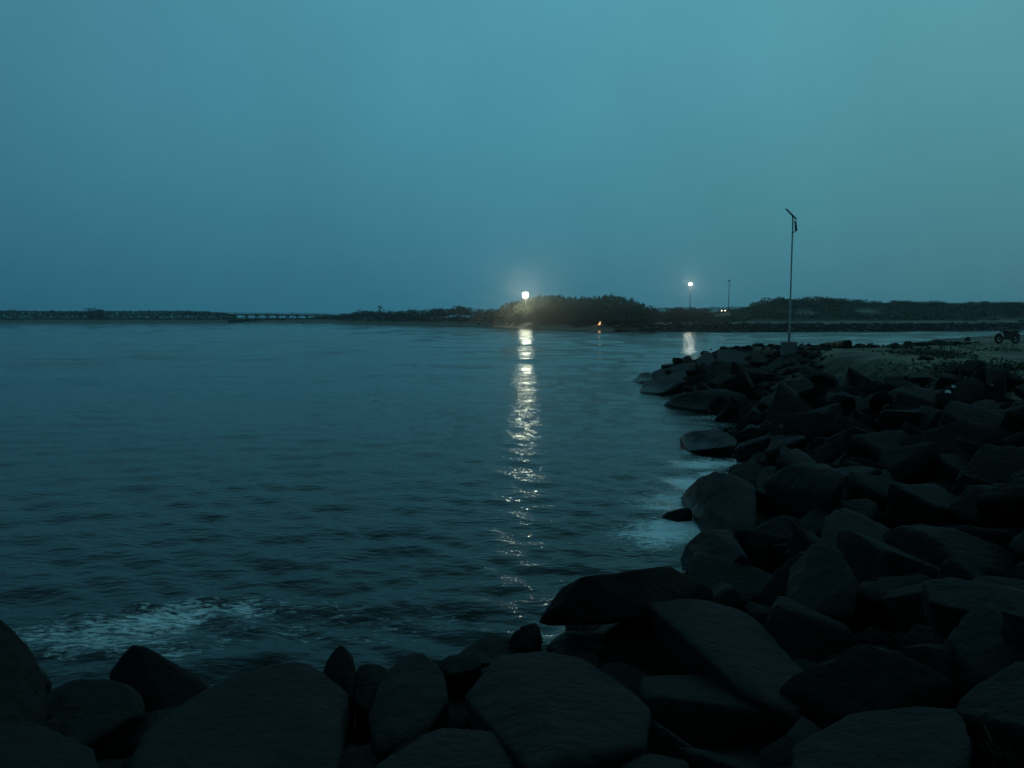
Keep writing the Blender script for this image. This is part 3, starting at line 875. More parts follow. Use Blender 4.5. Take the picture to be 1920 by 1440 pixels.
# ------------------------------------------------------------------ solar lamp post on the point
base = W(1479, 655, 2.55)
bz = H1(base.x, base.y)
post = empty('street_lamp', (base.x, base.y, bz - .05))
tag(post, 'tall unlit solar lamp post standing on a concrete block on the point', 'street lamp')
D0 = base.y
def up(py):    # local height above the post's base at its distance
    return Q(1480, py, D0).z - (bz - .05)
MB().box((0, 0, up(641) / 2), (.74, .74, up(641)), bevel=.02).build('foundation_block', M_concrete, post)
z0, z1 = up(641), up(411)
MB().box((0, 0, z0 + .012), (.3, .3, .024)).build('base_plate', M_galv, post)
MB().tube([(0, 0, z0 + .02), (0, 0, z0 + .9), (0, 0, z0 + .92), (0, 0, z1)], [.062, .062, .05, .042], 12).build('pole', M_galv, post, True)
rot = Matrix.Rotation(R(-38), 4, 'Y').inverted()
pr = Matrix.Rotation(R(38), 4, 'Y')
pan = MB().box((-.12, 0, z1 + .30), (.80, .52, .035), Matrix.Rotation(R(44), 4, 'Y') @ Matrix.Rotation(R(14), 4, 'X')).build('solar_panel', M_solar, post)
fr_ = MB()
rotp = Matrix.Rotation(R(44), 4, 'Y') @ Matrix.Rotation(R(14), 4, 'X')
for (dx, dy, sx, sy) in ((-.41, 0, .025, .57), (.41, 0, .025, .57), (0, -.272, .82, .025), (0, .272, .82, .025)):
    off = rotp @ Vector((dx, dy, 0))
    fr_.box(Vector((-.12, 0, z1 + .30)) + off, (sx, sy, .05), rotp)
fr_.build('panel_frame', M_dark_metal, pan)
MB().tube([(0, 0, z1 - .05), (-.06, 0, z1 + .26)], .03, 8).build('panel_bracket', M_dark_metal, post)
MB().tube([(0, 0, z1 - .78), (.10, 0, z1 - .74), (.20, 0, z1 - .66)], .03, 8).build('lamp_arm', M_dark_metal, post)
head = MB().hull([(.16, -.09, z1 - .70), (.16, .09, z1 - .70), (.25, -.09, z1 - .68), (.25, .09, z1 - .68), (.12, -.08, z1 - .12), (.12, .08, z1 - .12), (.17, -.08, z1 - .10), (.17, .08, z1 - .10)]).build('lamp_head', M_dark_metal, post)
MB().box((.225, 0, z1 - .42), (.012, .12, .36), Matrix.Rotation(R(-9), 4, 'Y')).build('lens', M_glass, head)
MB().tube([(0, 0, z1 - .08), (.07, 0, z1 - .05), (.14, 0, z1 - .12)], .018, 8).build('upper_stay', M_dark_metal, post)

# ------------------------------------------------------------------ pipe, motorcycle, litter on the bank top
pa, pb = W(1545, 657, 2.42), W(1588, 652, 2.5)
zr = .27
pb = Vector((pb.x, 47.9, 0)); pb.x = X_at(1589, 47.9); pb.z = H1(pb.x, pb.y) + zr * 1.05
pa = Vector((X_at(1546, 49.6), 49.6, 0)); pa.z = H1(pa.x, pa.y) + .14
pipe = empty('pipe', (pb.x, pb.y, pb.z - zr))
tag(pipe, 'rusty orange pipe lying on the bank with a black open end', 'pipe')
pl_ = lambda v: Vector(v) - pipe.location
ax = (pa - pb)
pm = MB()
pm.tube([pl_(pb), pl_(pb + ax * .5), pl_(pa)], [zr * .86, zr * .80, zr * .62], 20, cap=False)
pm.build('barrel', M_rust, pipe, True)
MB().tube([pl_(pb - ax.normalized() * .10), pl_(pb + ax.normalized() * .22)], [zr * 1.0, zr * .98], 24, cap=False).build('collar', M_black, pipe, True)
MB().tube([pl_(pb + ax.normalized() * .05), pl_(pb + ax.normalized() * .08)], zr * .84, 24).build('shade_disc', M_black, pipe)  # black disc stands in for the shade inside the open pipe
for t in (.34, .6):
    q = pb + ax * t
    MB().tube([pl_(q - ax.normalized() * .03), pl_(q + ax.normalized() * .03)], zr * (.90 - .22 * t), 20).build('band', M_band, pipe, True)

def motorcycle():
    bx, by = X_at(1888, 56), 56.0
    root = empty('motorcycle', (bx, by, H1(bx, by) + .02), R(8))
    root.scale = (1.06, 1.25, 1.1)
    tag(root, 'dark motorcycle parked on the sand by the right edge', 'motorcycle')
    # x runs along the bike, front wheel towards -x
    for nm, x in (('front_wheel', -.66), ('rear_wheel', .62)):
        w = empty('wheel', (x, 0, .31)); w.parent = root
        t = MB().torus((0, 0, 0), .245, .068, 'Y', 30, 10).build('tyre', M_rubber, w, True)
        rm = MB().torus((0, 0, 0), .20, .018, 'Y', 30, 8)
        rm.build('rim', M_dark_metal, w, True)
        MB().tube([(0, -.07, 0), (0, .07, 0)], .045, 12).build('hub', M_dark_metal, w)
        for k in range(10):
            a = k * math.pi / 5
            MB().tube([(0, 0, 0), (.2 * math.cos(a), 0, .2 * math.sin(a))], .006, 5).build('spoke', M_dark_metal, w)
    MB().tube([(-.36, 0, .92), (-.30, 0, .70), (-.12, 0, .36), (.16, 0, .32), (.28, 0, .55), (.30, 0, .70)], .028, 8).tube([(-.30, 0, .72), (.30, 0, .70), (.60, 0, .74)], .024, 8).build('frame', M_dark_metal, root, True)
    for s in (-1, 1):
        MB().tube([(-.66, s * .075, .31), (-.42, s * .075, .90)], .022, 8).build('fork_leg', M_dark_metal, root, True)
        MB().tube([(.62, s * .085, .31), (.16, s * .08, .36)], .02, 8).build('swing_arm', M_dark_metal, root, True)
        MB().tube([(.60, s * .09, .34), (.46, s * .09, .70)], .03, 8).build('shock_absorber', M_dark_metal, root, True)
    MB().hull([(-.33, -.1, .82), (-.33, .1, .82), (-.28, 0, .92), (-.1, -.13, .88), (-.1, .13, .88), (.08, -.09, .80), (.08, .09, .80), (-.3, -.1, .70), (-.3, .1, .70), (.06, -.1, .70), (.06, .1, .70)]).build('fuel_tank', M_red_paint, root, True)
    MB().hull([(.04, -.1, .80), (.04, .1, .80), (.4, -.12, .82), (.4, .12, .82), (.74, -.08, .90), (.74, .08, .90), (.06, -.1, .73), (.06, .1, .73), (.7, -.08, .80), (.7, .08, .80)]).build('seat', M_rubber, root)
    MB().hull([(.5, -.07, .78), (.5, .07, .78), (.88, -.05, .86), (.88, .05, .86), (.86, -.05, .78), (.86, .05, .78), (.5, -.09, .68), (.5, .09, .68)]).build('tail', M_red_paint, root)
    MB().box((.0, 0, .44), (.42, .26, .30), bevel=.03).box((-.06, 0, .63), (.26, .20, .20), bevel=.02).build('engine', M_dark_metal, root)
    MB().tube([(-.1, .13, .5), (-.06, .16, .30), (.3, .17, .29), (.78, .17, .38)], [.022, .024, .04, .05], 8).build('exhaust_pipe', M_galv, root, True)
    for s in (-1, 1):
        MB().hull([(.12, s * .10, .70), (.44, s * .12, .76), (.46, s * .12, .56), (.20, s * .11, .48), (.14, s * .07, .70), (.44, s * .08, .72), (.44, s * .08, .58), (.2, s * .07, .5)]).build('side_panel', M_red_paint, root)
    hb = MB().tube([(-.30, -.36, 1.02), (-.38, -.2, 1.0), (-.40, 0, .95), (-.38, .2, 1.0), (-.30, .36, 1.02)], .014, 8).build('handlebar', M_dark_metal, root, True)
    for s in (-1, 1):
        MB().tube([(-.32, s * .30, 1.015), (-.28, s * .40, 1.02)], .02, 8).build('grip', M_rubber, hb)
        MB().tube([(-.38, s * .2, 1.0), (-.36, s * .27, 1.14)], .006, 6).box((-.36, s * .28, 1.17), (.02, .12, .07)).build('mirror', M_dark_metal, hb)
    MB().tube([(-.54, 0, .90), (-.42, 0, .90)], [.09, .06], 14).build('headlight', M_glass, root)
    MB().tube([(-.96, 0, .36), (-.90, 0, .56), (-.72, 0, .665), (-.52, 0, .62)], [.04, .06, .065, .05], 8).build('front_mudguard', M_red_paint, root, True)
    MB().tube([(.34, 0, .55), (.5, 0, .66), (.72, 0, .68), (.9, 0, .55)], [.05, .06, .065, .05], 8).build('rear_mudguard', M_rubber, root, True)
    return root
motorcycle()

def scrap(px, py, w, h, label, mat=M_scrap, z=None):
    p = W(px, py, 2.5)
    p.z = H1(p.x, p.y)
    for _ in range(4):
        p = W(px, py, H1(p.x, p.y) + .03)
    me = MB()
    w *= .62
    pts = [(rng.uniform(-w, w) / 2, rng.uniform(-w, w) / 2, rng.uniform(0, h)) for _ in range(12)]
    o = me.hull(pts).build('litter_scrap', mat, loc=p)
    return tag(o, label, 'litter', 'pale scraps strewn on the bank')
scrap(1788, 729, .34, .10, 'white scrap on the dark gravel, upper of a pair')
scrap(1777, 738, .36, .10, 'white scrap on the dark gravel, lower of a pair')
scrap(1858, 726, .30, .10, 'white scrap alone on the gravel near the right edge')
scrap(1825, 688, .22, .10, 'tiny white scrap among the green creepers')
scrap(1708, 694, .22, .12, 'small pale scrap left of the thin stick')
scrap(1576, 656, .50, .08, 'pale crumpled sheet lying in front of the rusty pipe')
scrap(1562, 660, .22, .06, 'small pale scrap in front of the crumpled sheet by the pipe')
scrap(1866, 652, .30, .10, 'pale scrap on the sand below the motorcycle')
scrap(1672, 689, .35, .07, 'flat grey scrap on the soil left of the creepers')
scrap(1838, 836, .25, .10, 'pale scrap in the stones near the right edge')
scrap(1916, 848, .30, .10, 'white scrap cut off by the right edge')
p = W(1742, 703, 2.55)
st = MB().tube([(-.22, -.1, .03), (0, 0, .07), (.25, .12, .12)], [.015, .02, .012], 6).build('stick', M_band, loc=(p.x, p.y, H1(p.x, p.y)))
tag(st, 'thin pale stick lying in the weeds right of centre of the bank', 'stick')
p = W(1814, 638, 2.6)
o = rock_from_pts('rock', np.array([(p.x + dx, p.y + dy, H1(p.x, p.y) + dz) for dx, dy, dz in ((-.3, 0, 0), (.3, 0, 0), (0, .3, 0), (-.2, -.1, .3), (.2, 0, .32), (.05, .1, .3), (0, -.3, 0))]), 'small dark stone at the far edge of the sand left of the motorcycle', 3)
p = W(1737, 642, 2.6)
o = MB().tube([(-.4, 0, .05), (.1, .05, .09), (.5, 0, .06)], [.04, .05, .03], 7).build('driftwood_branch', M_wood, loc=(p.x, p.y, H1(p.x, p.y)))
tag(o, 'dark branch lying on the far edge of the sand', 'driftwood')

# ------------------------------------------------------------------ weeds
def leaf_cards(pts, smin, smax, seed=0, flat=.5):
    r2 = np.random.default_rng(seed)
    n = len(pts)
    P = np.asarray(pts, float)
    s = r2.uniform(smin, smax, n)[:, None]
    u = r2.normal(size=(n, 3)); u[:, 2] *= flat; u /= np.linalg.norm(u, axis=1)[:, None]
    v = r2.normal(size=(n, 3)); v -= (v * u).sum(1)[:, None] * u; v /= np.linalg.norm(v, axis=1)[:, None]
    a = P - u * s * .5
    b1 = P + v * s * .28
    c = P + u * s * .5
    d = P - v * s * .28
    V = np.stack([a, b1, c, d], 1).reshape(-1, 3)
    Fq = np.arange(4 * n).reshape(n, 4)
    return V, Fq
pp = []
for (px, py, hw, hd, n) in ((1735, 662, 1.6, 2.6, 1500), (1770, 668, 1.2, 2.0, 500), (1850, 690, 1.8, 2.0, 1500), (1800, 700, 1.5, 2.0, 900), (1720, 690, 2.5, 3, 700), (1890, 655, 3, 3, 300), (1660, 680, 2.5, 3.5, 500), (1640, 650, 3, 2, 300), (1760, 645, 3, 2, 350)):
    c = W(px, py, 2.55)
    for k in range(n):
        x, y = c.x + rng.gauss(0, hw * .5), c.y + rng.gauss(0, hd * .5)
        pp.append((x, y, rng.expovariate(1 / .07)))
zz = bank_h([(a, b_) for a, b_, _ in pp])
V, Fq = leaf_cards([(a, b_, z + h + .02) for (a, b_, h), z in zip(pp, zz)], .07, .20, 2, .5)
M_creeper = noisy('creeper_leaf', (.018, .034, .014), (.040, .056, .022), 1.5, .8)
o = link('ground_creeper', np_mesh('ground_creeper', V, Fq), M_creeper); tag(o, kind='stuff')
# weeds growing in the corner by the viewer's feet
c = Vector((2.15, 3.62, H1(2.15, 3.62)))
def weed(px, py, z, label, seed, n=9):
    c = W(px, py, z)
    root = empty('weed', (c.x, c.y, c.z - .12))
    tag(root, label, 'plant', 'weeds in the corner by the boulders')
    r2 = random.Random(seed)
    for k in range(n):
        a = r2.uniform(0, 6.28); ln = r2.uniform(.12, .26); lean = r2.uniform(.2, .9)
        tip = Vector((math.cos(a) * ln * lean, math.sin(a) * ln * lean, ln))
        if k % 3 == 0:
            MB().tube([(0, 0, 0), tip * .5 + Vector((0, 0, .03)), tip], [.006, .005, .003], 5).build('stem', M_creeper, root)
        side = tip.cross(Vector((0, 0, 1))).normalized() * .035
        bm = MB()
        pts = [tip * .55, tip * .8 + side, tip * 1.15, tip * .8 - side]
        vs = [bm.bm.verts.new(p) for p in pts] + [bm.bm.verts.new(tip * .82 + Vector((0, 0, .012)))]
        for i in range(4):
            bm.bm.faces.new((vs[i], vs[(i + 1) % 4], vs[4]))
        bm.build('leaf', M_creeper, root)
    return root
weed(1878, 1380, 2.02, 'green weed in the corner, uppermost beside the rising boulder', 1, 12)
weed(1900, 1425, 2.0, 'green weed at the very bottom right corner', 2, 12)
weed(1868, 1415, 1.98, 'green weed growing left of the corner weed at the bottom edge', 3, 10)

# ------------------------------------------------------------------ trees and bushes of the far shore
def crown_pts(r2, clumps, per):
    pts = []
    for (cx, cy_, cz, rx, ry, rz) in clumps:
        for _ in range(per):
            a, b_ = r2.uniform(0, 2 * math.pi), math.acos(r2.uniform(-1, 1))
            q = r2.uniform(.55, 1.03) ** .6
            pts.append((cx + rx * q * math.sin(b_) * math.cos(a), cy_ + ry * q * math.sin(b_) * math.sin(a), cz + rz * q * math.cos(b_)))
    return pts

def tree_variant(seed, kind):
    """a unit tree: 1 high; returns trunk mesh, crown mesh"""
    r2 = random.Random(seed)
    tb = MB()
    if kind == 'bush':
        cl = [(0, 0, .5, .48, .45, .45)]
        for k in range(9):
            a = r2.uniform(0, 6.28); q = r2.uniform(.2, .62)
            cl.append((math.cos(a) * q, math.sin(a) * q, r2.uniform(.25, .72), r2.uniform(.16, .34), r2.uniform(.16, .34), r2.uniform(.14, .27)))
        per = 120
        sz = (.055, .12)
        tr = [(0, 0, 0), (.02, .01, .22), (.0, .03, .45)]
        th = .035
    else:   # tall, ragged casuarina like
        cl = []
        for k in range(26):
            z = .16 + .80 * k / 25
            w = .36 * max(.10, 1 - abs((z - .46) / .56) ** 3.6)
            a = r2.uniform(0, 6.28)
            cl.append((math.cos(a) * w * .6, math.sin(a) * w * .6, z + r2.uniform(-.04, .04), w * r2.uniform(.4, .8), w * r2.uniform(.4, .8), r2.uniform(.05, .16)))
        per = 60
        sz = (.03, .075)
        tr = [(0, 0, 0), (.015, .0, .35), (-.01, .01, .7), (0, 0, .95)]
        th = .022
    tb.tube(tr, [th, th * .8, th * .55, th * .25][:len(tr)], 7)
    for k in range(6):
        c = cl[r2.randrange(len(cl))]
        st_ = Vector(tr[1]) + (Vector(tr[2]) - Vector(tr[1])) * r2.random()
        tb.tube([st_, (st_ + Vector(c[:3])) / 2 + Vector((0, 0, .03)), Vector(c[:3])], [th * .45, th * .3, th * .12], 5)
    if kind == 'bush':
        per, sz = 150, (.045, .10)
    V, Fq = leaf_cards(crown_pts(r2, cl, per), *sz, seed, 1.0)
    return tb.mesh('trunk'), np_mesh('crown', V, Fq)
BUSH = [tree_variant(s, 'bush') for s in range(8)]
TALL = [tree_variant(50 + s, 'tall') for s in range(6)]
for i, (t, c) in enumerate(BUSH + TALL):
    t.materials.append(M_bark)
    c.materials.append(M_leaf if i % 3 else M_leaf2)

LMK = [(640, 'the right end of the bridge'), (713, 'the small palm'), (800, 'the mid beach'), (899, 'the lone flat pale stone'), (960, 'the pale boulder row'), (985, 'the bright mast'), (1046, 'the flat beach stone'), (1124, 'the fire'), (1168, 'the root of the jetty'), (1220, 'the pair on the jetty'), (1292, 'the farther lit mast'), (1352, 'the headlights'), (1364, 'the unlit mast'), (1425, 'the dune shoulder'), (1485, 'the solar lamp post'), (1575, 'the rusty pipe'), (1680, 'the creepers'), (1740, 'the dark branch'), (1814, 'the small dark stone'), (1888, 'the motorcycle')]
def place_of(px):
    lx, nm = min(LMK, key=lambda q: abs(q[0] - px))
    if abs(px - lx) < 5: return 'in line with ' + nm
    return ('right of ' if px > lx else 'left of ') + nm
def tree(name, variants, px, D, top_py, label, group, wide=1.0, sink=.2, minh=1.5, cat=None):
    x = X_at(px, D)
    z = FZ(px, D)
    ht = max(minh, Q(px, top_py, D).z - z + sink)
    tm, cm = variants[rng.randrange(len(variants))]
    root = empty(name, (x, D, z - sink), rng.uniform(0, 6.28))
    w = ht * wide * rng.uniform(.9, 1.15)
    root.scale = (w, w, ht * rng.uniform(.97, 1.03))
    link('trunk', tm, None, root)
    link('crown', cm, None, root)
    if group: label = label + ', ' + place_of(px)
    tag(root, label, cat or ('bush' if name == 'bush' else 'tree'), group)
    return root

def prof(pts):
    a = np.array(pts, float)
    return lambda x: float(np.interp(x, a[:, 0], a[:, 1]))
# beach thicket left of the first mast
pA = prof([(625, 594), (650, 590), (668, 588), (682, 581), (700, 584), (740, 582), (780, 581), (830, 577), (872, 574), (892, 580), (920, 578), (945, 573), (1000, 569), (1060, 571), (1110, 572), (1150, 573), (1205, 571), (1225, 575), (1240, 584)])
x = 632
while x < 930:
    D = float(np.interp(x, fx, fD)) + 18 + rng.uniform(0, 22)
    tree('bush', BUSH, x, D, pA(x) + rng.uniform(-4.5, 1), 'dark bush of the low thicket', 'bushes of the thicket left of the bright mast', 1.05)
    x += rng.uniform(7, 12)
while x < 1236:
    D = float(np.interp(x, fx, fD)) + 14 + rng.uniform(0, 16)
    tree('bush', BUSH, x, D, pA(x) + rng.uniform(-1, 4), 'dark bush of the dense belt', 'bushes of the belt under the bright mast', .95)
    x += rng.uniform(8, 13)
x = 640
while x < 1230:   # low front fringe that hides the trunks
    D = float(np.interp(x, fx, fD)) + 10 + rng.uniform(0, 5)
    tree('bush', BUSH, x, D, 0.5 * pA(x) + .5 * 603 + rng.uniform(-2, 4), 'low shrub on the sand edge', 'low shrubs edging the far beach', 1.3, .2, .8)
    x += rng.uniform(11, 18)
pB = prof([(925, 576), (940, 572), (955, 566), (970, 562), (985, 559), (1010, 556), (1018, 552), (1050, 555), (1080, 558), (1110, 557), (1135, 553), (1145, 553), (1165, 557), (1182, 560), (1192, 566), (1205, 570)])
x = 944
while x < 1205:
    D = 338 + rng.uniform(-8, 22)
    tree('tree', TALL, x, D, pB(x) + rng.uniform(-.5, 2.5), 'hazy ragged tree on the rise', 'ragged trees behind the bright mast', .95)
    x += rng.uniform(5.5, 9)
x = 930
while x < 1200:
    D = 322 + rng.uniform(-5, 8)
    tree('bush', BUSH, x, D, pB(x) + rng.uniform(4, 9), 'bush under the ragged trees', 'bushes under the ragged trees', 1.0)
    x += rng.uniform(9, 14)
# tree clumps right of the beach
for (px, top, wide, lab) in ((1210, 569, 1.35, 'round dark bush at the right end of the belt below the bright mast'),
                             (1262, 574, 1.3, 'dark bush at the foot of the farther lit mast, left one'),
                             (1284, 572, 1.3, 'dark bush at the foot of the farther lit mast, tallest one'),
                             (1304, 573, 1.0, 'dome shaped dark bush between the farther mast and the headlights'),
                             (1314, 578, .65, 'small dark bush just left of the headlights')):
    D = float(np.interp(px, fx, fD)) + 42
    tree('bush', BUSH, px, D, top, lab, None, wide)
for k in range(12):
    px = 1241 + k * 6.2 + rng.uniform(-3, 3)
    D = float(np.interp(px, fx, fD)) + 36 + rng.uniform(0, 10)
    tree('bush', BUSH, px, D, rng.uniform(580, 588), 'low dark bush in the gap', 'low bushes under the farther mast', 1.2)
# scrub on the dunes at the right
pC = prof([(1372, 584), (1395, 578), (1412, 572), (1430, 563), (1455, 558), (1468, 560), (1478, 565), (1490, 558), (1520, 555), (1560, 556), (1578, 558), (1590, 563), (1640, 565), (1655, 570), (1672, 566), (1695, 562), (1715, 565), (1760, 566), (1800, 567), (1860, 567), (1920, 565), (2000, 565), (2100, 568)])
x = 1385
while x < 1985:
    D = 322 + rng.uniform(-14, 26)
    tree('bush', BUSH, x, D, pC(x) + rng.uniform(-4, .5), 'scrubby bush on the dune crest', 'bushes on the crest of the right dunes', 1.5)
    x += rng.uniform(9, 14)
for k in range(150):
    x = rng.uniform(1375, 1965)
    D = rng.uniform(258, 312)
    t = (D - 258) / 54
    top = 600 * (1 - t) + (pC(x) + 8) * t - rng.uniform(1, 5)
    if (abs(x - 1515) < 30 and D < 285) or (abs(x - 1625) < 26 and D < 288): continue
    tree('bush', BUSH, x, D, top, 'low dune scrub', 'scrub on the right dune slope', 1.35, .2, .9)
# small palm left
def palm(px, D, top_py):
    x = X_at(px, D); z = FZ(px, D)
    ht = Q(px, top_py, D).z - z - .6
    root = empty('palm_tree', (x, D, z))
    tag(root, 'small palm with a drooping round head above the far thicket', 'palm tree')
    MB().tube([(0, 0, -.2), (.1, 0, ht * .5), (0, 0, ht)], [.22, .18, .15], 8).build('trunk', M_bark, root, True)
    for k in range(22):
        a = k * 2.4; el = rng.uniform(-.4, 1.1); ln = rng.uniform(2.2, 2.9)
        d = Vector((math.cos(a) * math.cos(el), math.sin(a) * math.cos(el), math.sin(el)))
        side = d.cross(Vector((0, 0, 1))).normalized()
        bm = MB()
        prev = None
        for s in range(6):
            t = s / 5
            p_ = Vector((0, 0, ht)) + d * ln * t + Vector((0, 0, -1.6 * t * t))
            w_ = .34 * math.sin(math.pi * (.12 + .84 * t))
            l_, r_ = bm.bm.verts.new(p_ + side * w_ - Vector((0, 0, .15 * w_))), bm.bm.verts.new(p_ - side * w_ - Vector((0, 0, .15 * w_)))
            if prev: bm.bm.faces.new((prev[0], l_, r_, prev[1]))
            prev = (l_, r_)
        bm.build('frond', M_leaf, root)
palm(713, 440, 573.5)
tree('tree', BUSH, 176, 575, 574, 'lone round topped tree standing out of the far left wood', None, 1.0)
tree('bush', BUSH, 192, 578, 580, 'smaller bush leaning on the lone round topped tree', None, 1.0)

# far woods that read as one mass
def wood(name, x0, x1, D0, depth, top, n, seed, base=None):
    r2 = random.Random(seed)
    pts = []
    for k in range(n):
        px = r2.uniform(x0, x1); D = D0 + r2.uniform(0, depth)
        z = FZ(px, D) if base is None else base
        lump = mn.noise(Vector((px * .055, seed, 0))) * 1.5 + mn.noise(Vector((px * .2, seed, 4))) * 1.1
        zt = Q(px, top(px) + lump, D).z
        pts.append((X_at(px, D), D, z + (zt - z) * r2.random() ** .7))
    V, Fq = leaf_cards(pts, .7, 1.5, seed, 1.0)
    o = link(name, np_mesh(name, V, Fq), M_leaf)
    tag(o, kind='stuff')
pD = prof([(-900, 582), (0, 582), (150, 583.5), (270, 583), (350, 583), (400, 584.5), (425, 587), (445, 591), (450, 598)])
wood('wood', -700, 446, 556, 28, pD, 26000, 3)
pE = prof([(1190, 580), (1240, 577), (1300, 578), (1340, 576), (1365, 575), (1400, 575), (1420, 577)])
wood('distant_wood', 1190, 1480, 640, 40, pE, 7000, 5)
wood('distant_wood', -700, 700, 900, 40, prof([(-700, 588), (700, 588)]), 12000, 6)
# scrub on the spit below the bridge
pF = prof([(430, 599), (520, 598), (575, 597), (600, 594), (640, 591), (665, 590)])
wood('scrub', 430, 668, 545, 12, pF, 5000, 8)

r2 = random.Random(21)
dp = []
while len(dp) < 30000:
    px = r2.uniform(1300, 2100); D = r2.uniform(248, 330)
    off = D - float(np.interp(px, fx, fD))
    if off < 23: continue
    if max(am * math.exp(-((px - cx_) / wx) ** 2 - ((off - co_) / wo) ** 2) for cx_, co_, wx, wo, am in SANDY) > .35 + .25 * mn.noise(Vector((px * .12, off * .2, 7))): continue
    if 1338 < px < 1368 and 270 < D < 312: continue
    x_ = X_at(px, D)
    if mn.noise(Vector((x_ * .09, D * .09, 1))) < -.28: continue
    dp.append((x_, D, px))
dz = far_h(np.array([p[2] for p in dp]), np.array([p[1] for p in dp]))
V, Fq = leaf_cards([(a, b_, z + r2.random() ** 1.5 * 1.1) for (a, b_, _), z in zip(dp, dz)], .4, .95, 9, .8)
o = link('dune_scrub', np_mesh('dune_scrub', V, Fq), M_leaf2); tag(o, kind='stuff')

# ------------------------------------------------------------------ bridge
BD = 600.0
br = empty('bridge', (X_at(520, BD), BD, 0))
tag(br, 'long low bridge on slim piers crossing the far inlet', 'bridge')
bx0, bx1 = X_at(330, BD), X_at(662, BD)
zt = lambda px: Q(px, float(np.interp(px, [330, 440, 520, 600, 662], [587.5, 588.0, 588.6, 589.8, 591.5])), BD).z
ox = br.location.x
def seg(px0, px1, dz0, dz1, w, nm, mat, parent):
    mb = MB()
    n = 12
    pr_ = []
    for i in range(n + 1):
        px = px0 + (px1 - px0) * i / n
        x_ = X_at(px, BD) - ox
        zz_ = zt(px)
        pr_.append([mb.bm.verts.new((x_, sy * w / 2, zz_ + dz)) for sy, dz in ((-1, dz0), (1, dz0), (1, dz1), (-1, dz1))])
    for a_, b_ in zip(pr_, pr_[1:]):
        for k in range(4):
            mb.bm.faces.new((a_[k], a_[(k + 1) % 4], b_[(k + 1) % 4], b_[k]))
    mb.bm.faces.new(pr_[0]); mb.bm.faces.new(pr_[-1][::-1])
    return mb.build(nm, mat, parent)
deck = seg(330, 662, -1.15, -.15, 7.0, 'deck', M_concrete, br)
for sy in (-1, 1):
    rail = seg(330, 662, .75, .9, .2, 'railing', M_concrete, br)
    rail.location.y = sy * 3.4
    mb = MB()
    for i in range(70):
        px = 330 + 332 * i / 69
        mb.box((X_at(px, BD) - ox, 0, zt(px) + .3), (.15, .15, .9))
    rp = mb.build('rail_post', M_concrete, rail)
    rp['kind'] = 'stuff'
for px in (464, 483.5, 503, 522, 541, 559, 577, 595, 613):
    pr1 = empty('pier', (X_at(px, BD) - ox, 0, 0)); pr1.parent = br
    MB().box((0, 0, zt(px) - 1.45), (1.5, 6.4, .6)).build('pier_cap', M_concrete, pr1)
    for sy in (-2.2, 2.2):
        MB().tube([(0, sy, -1.5), (0, sy, zt(px) - 1.7)], .42, 10).build('column', M_concrete, pr1, True)

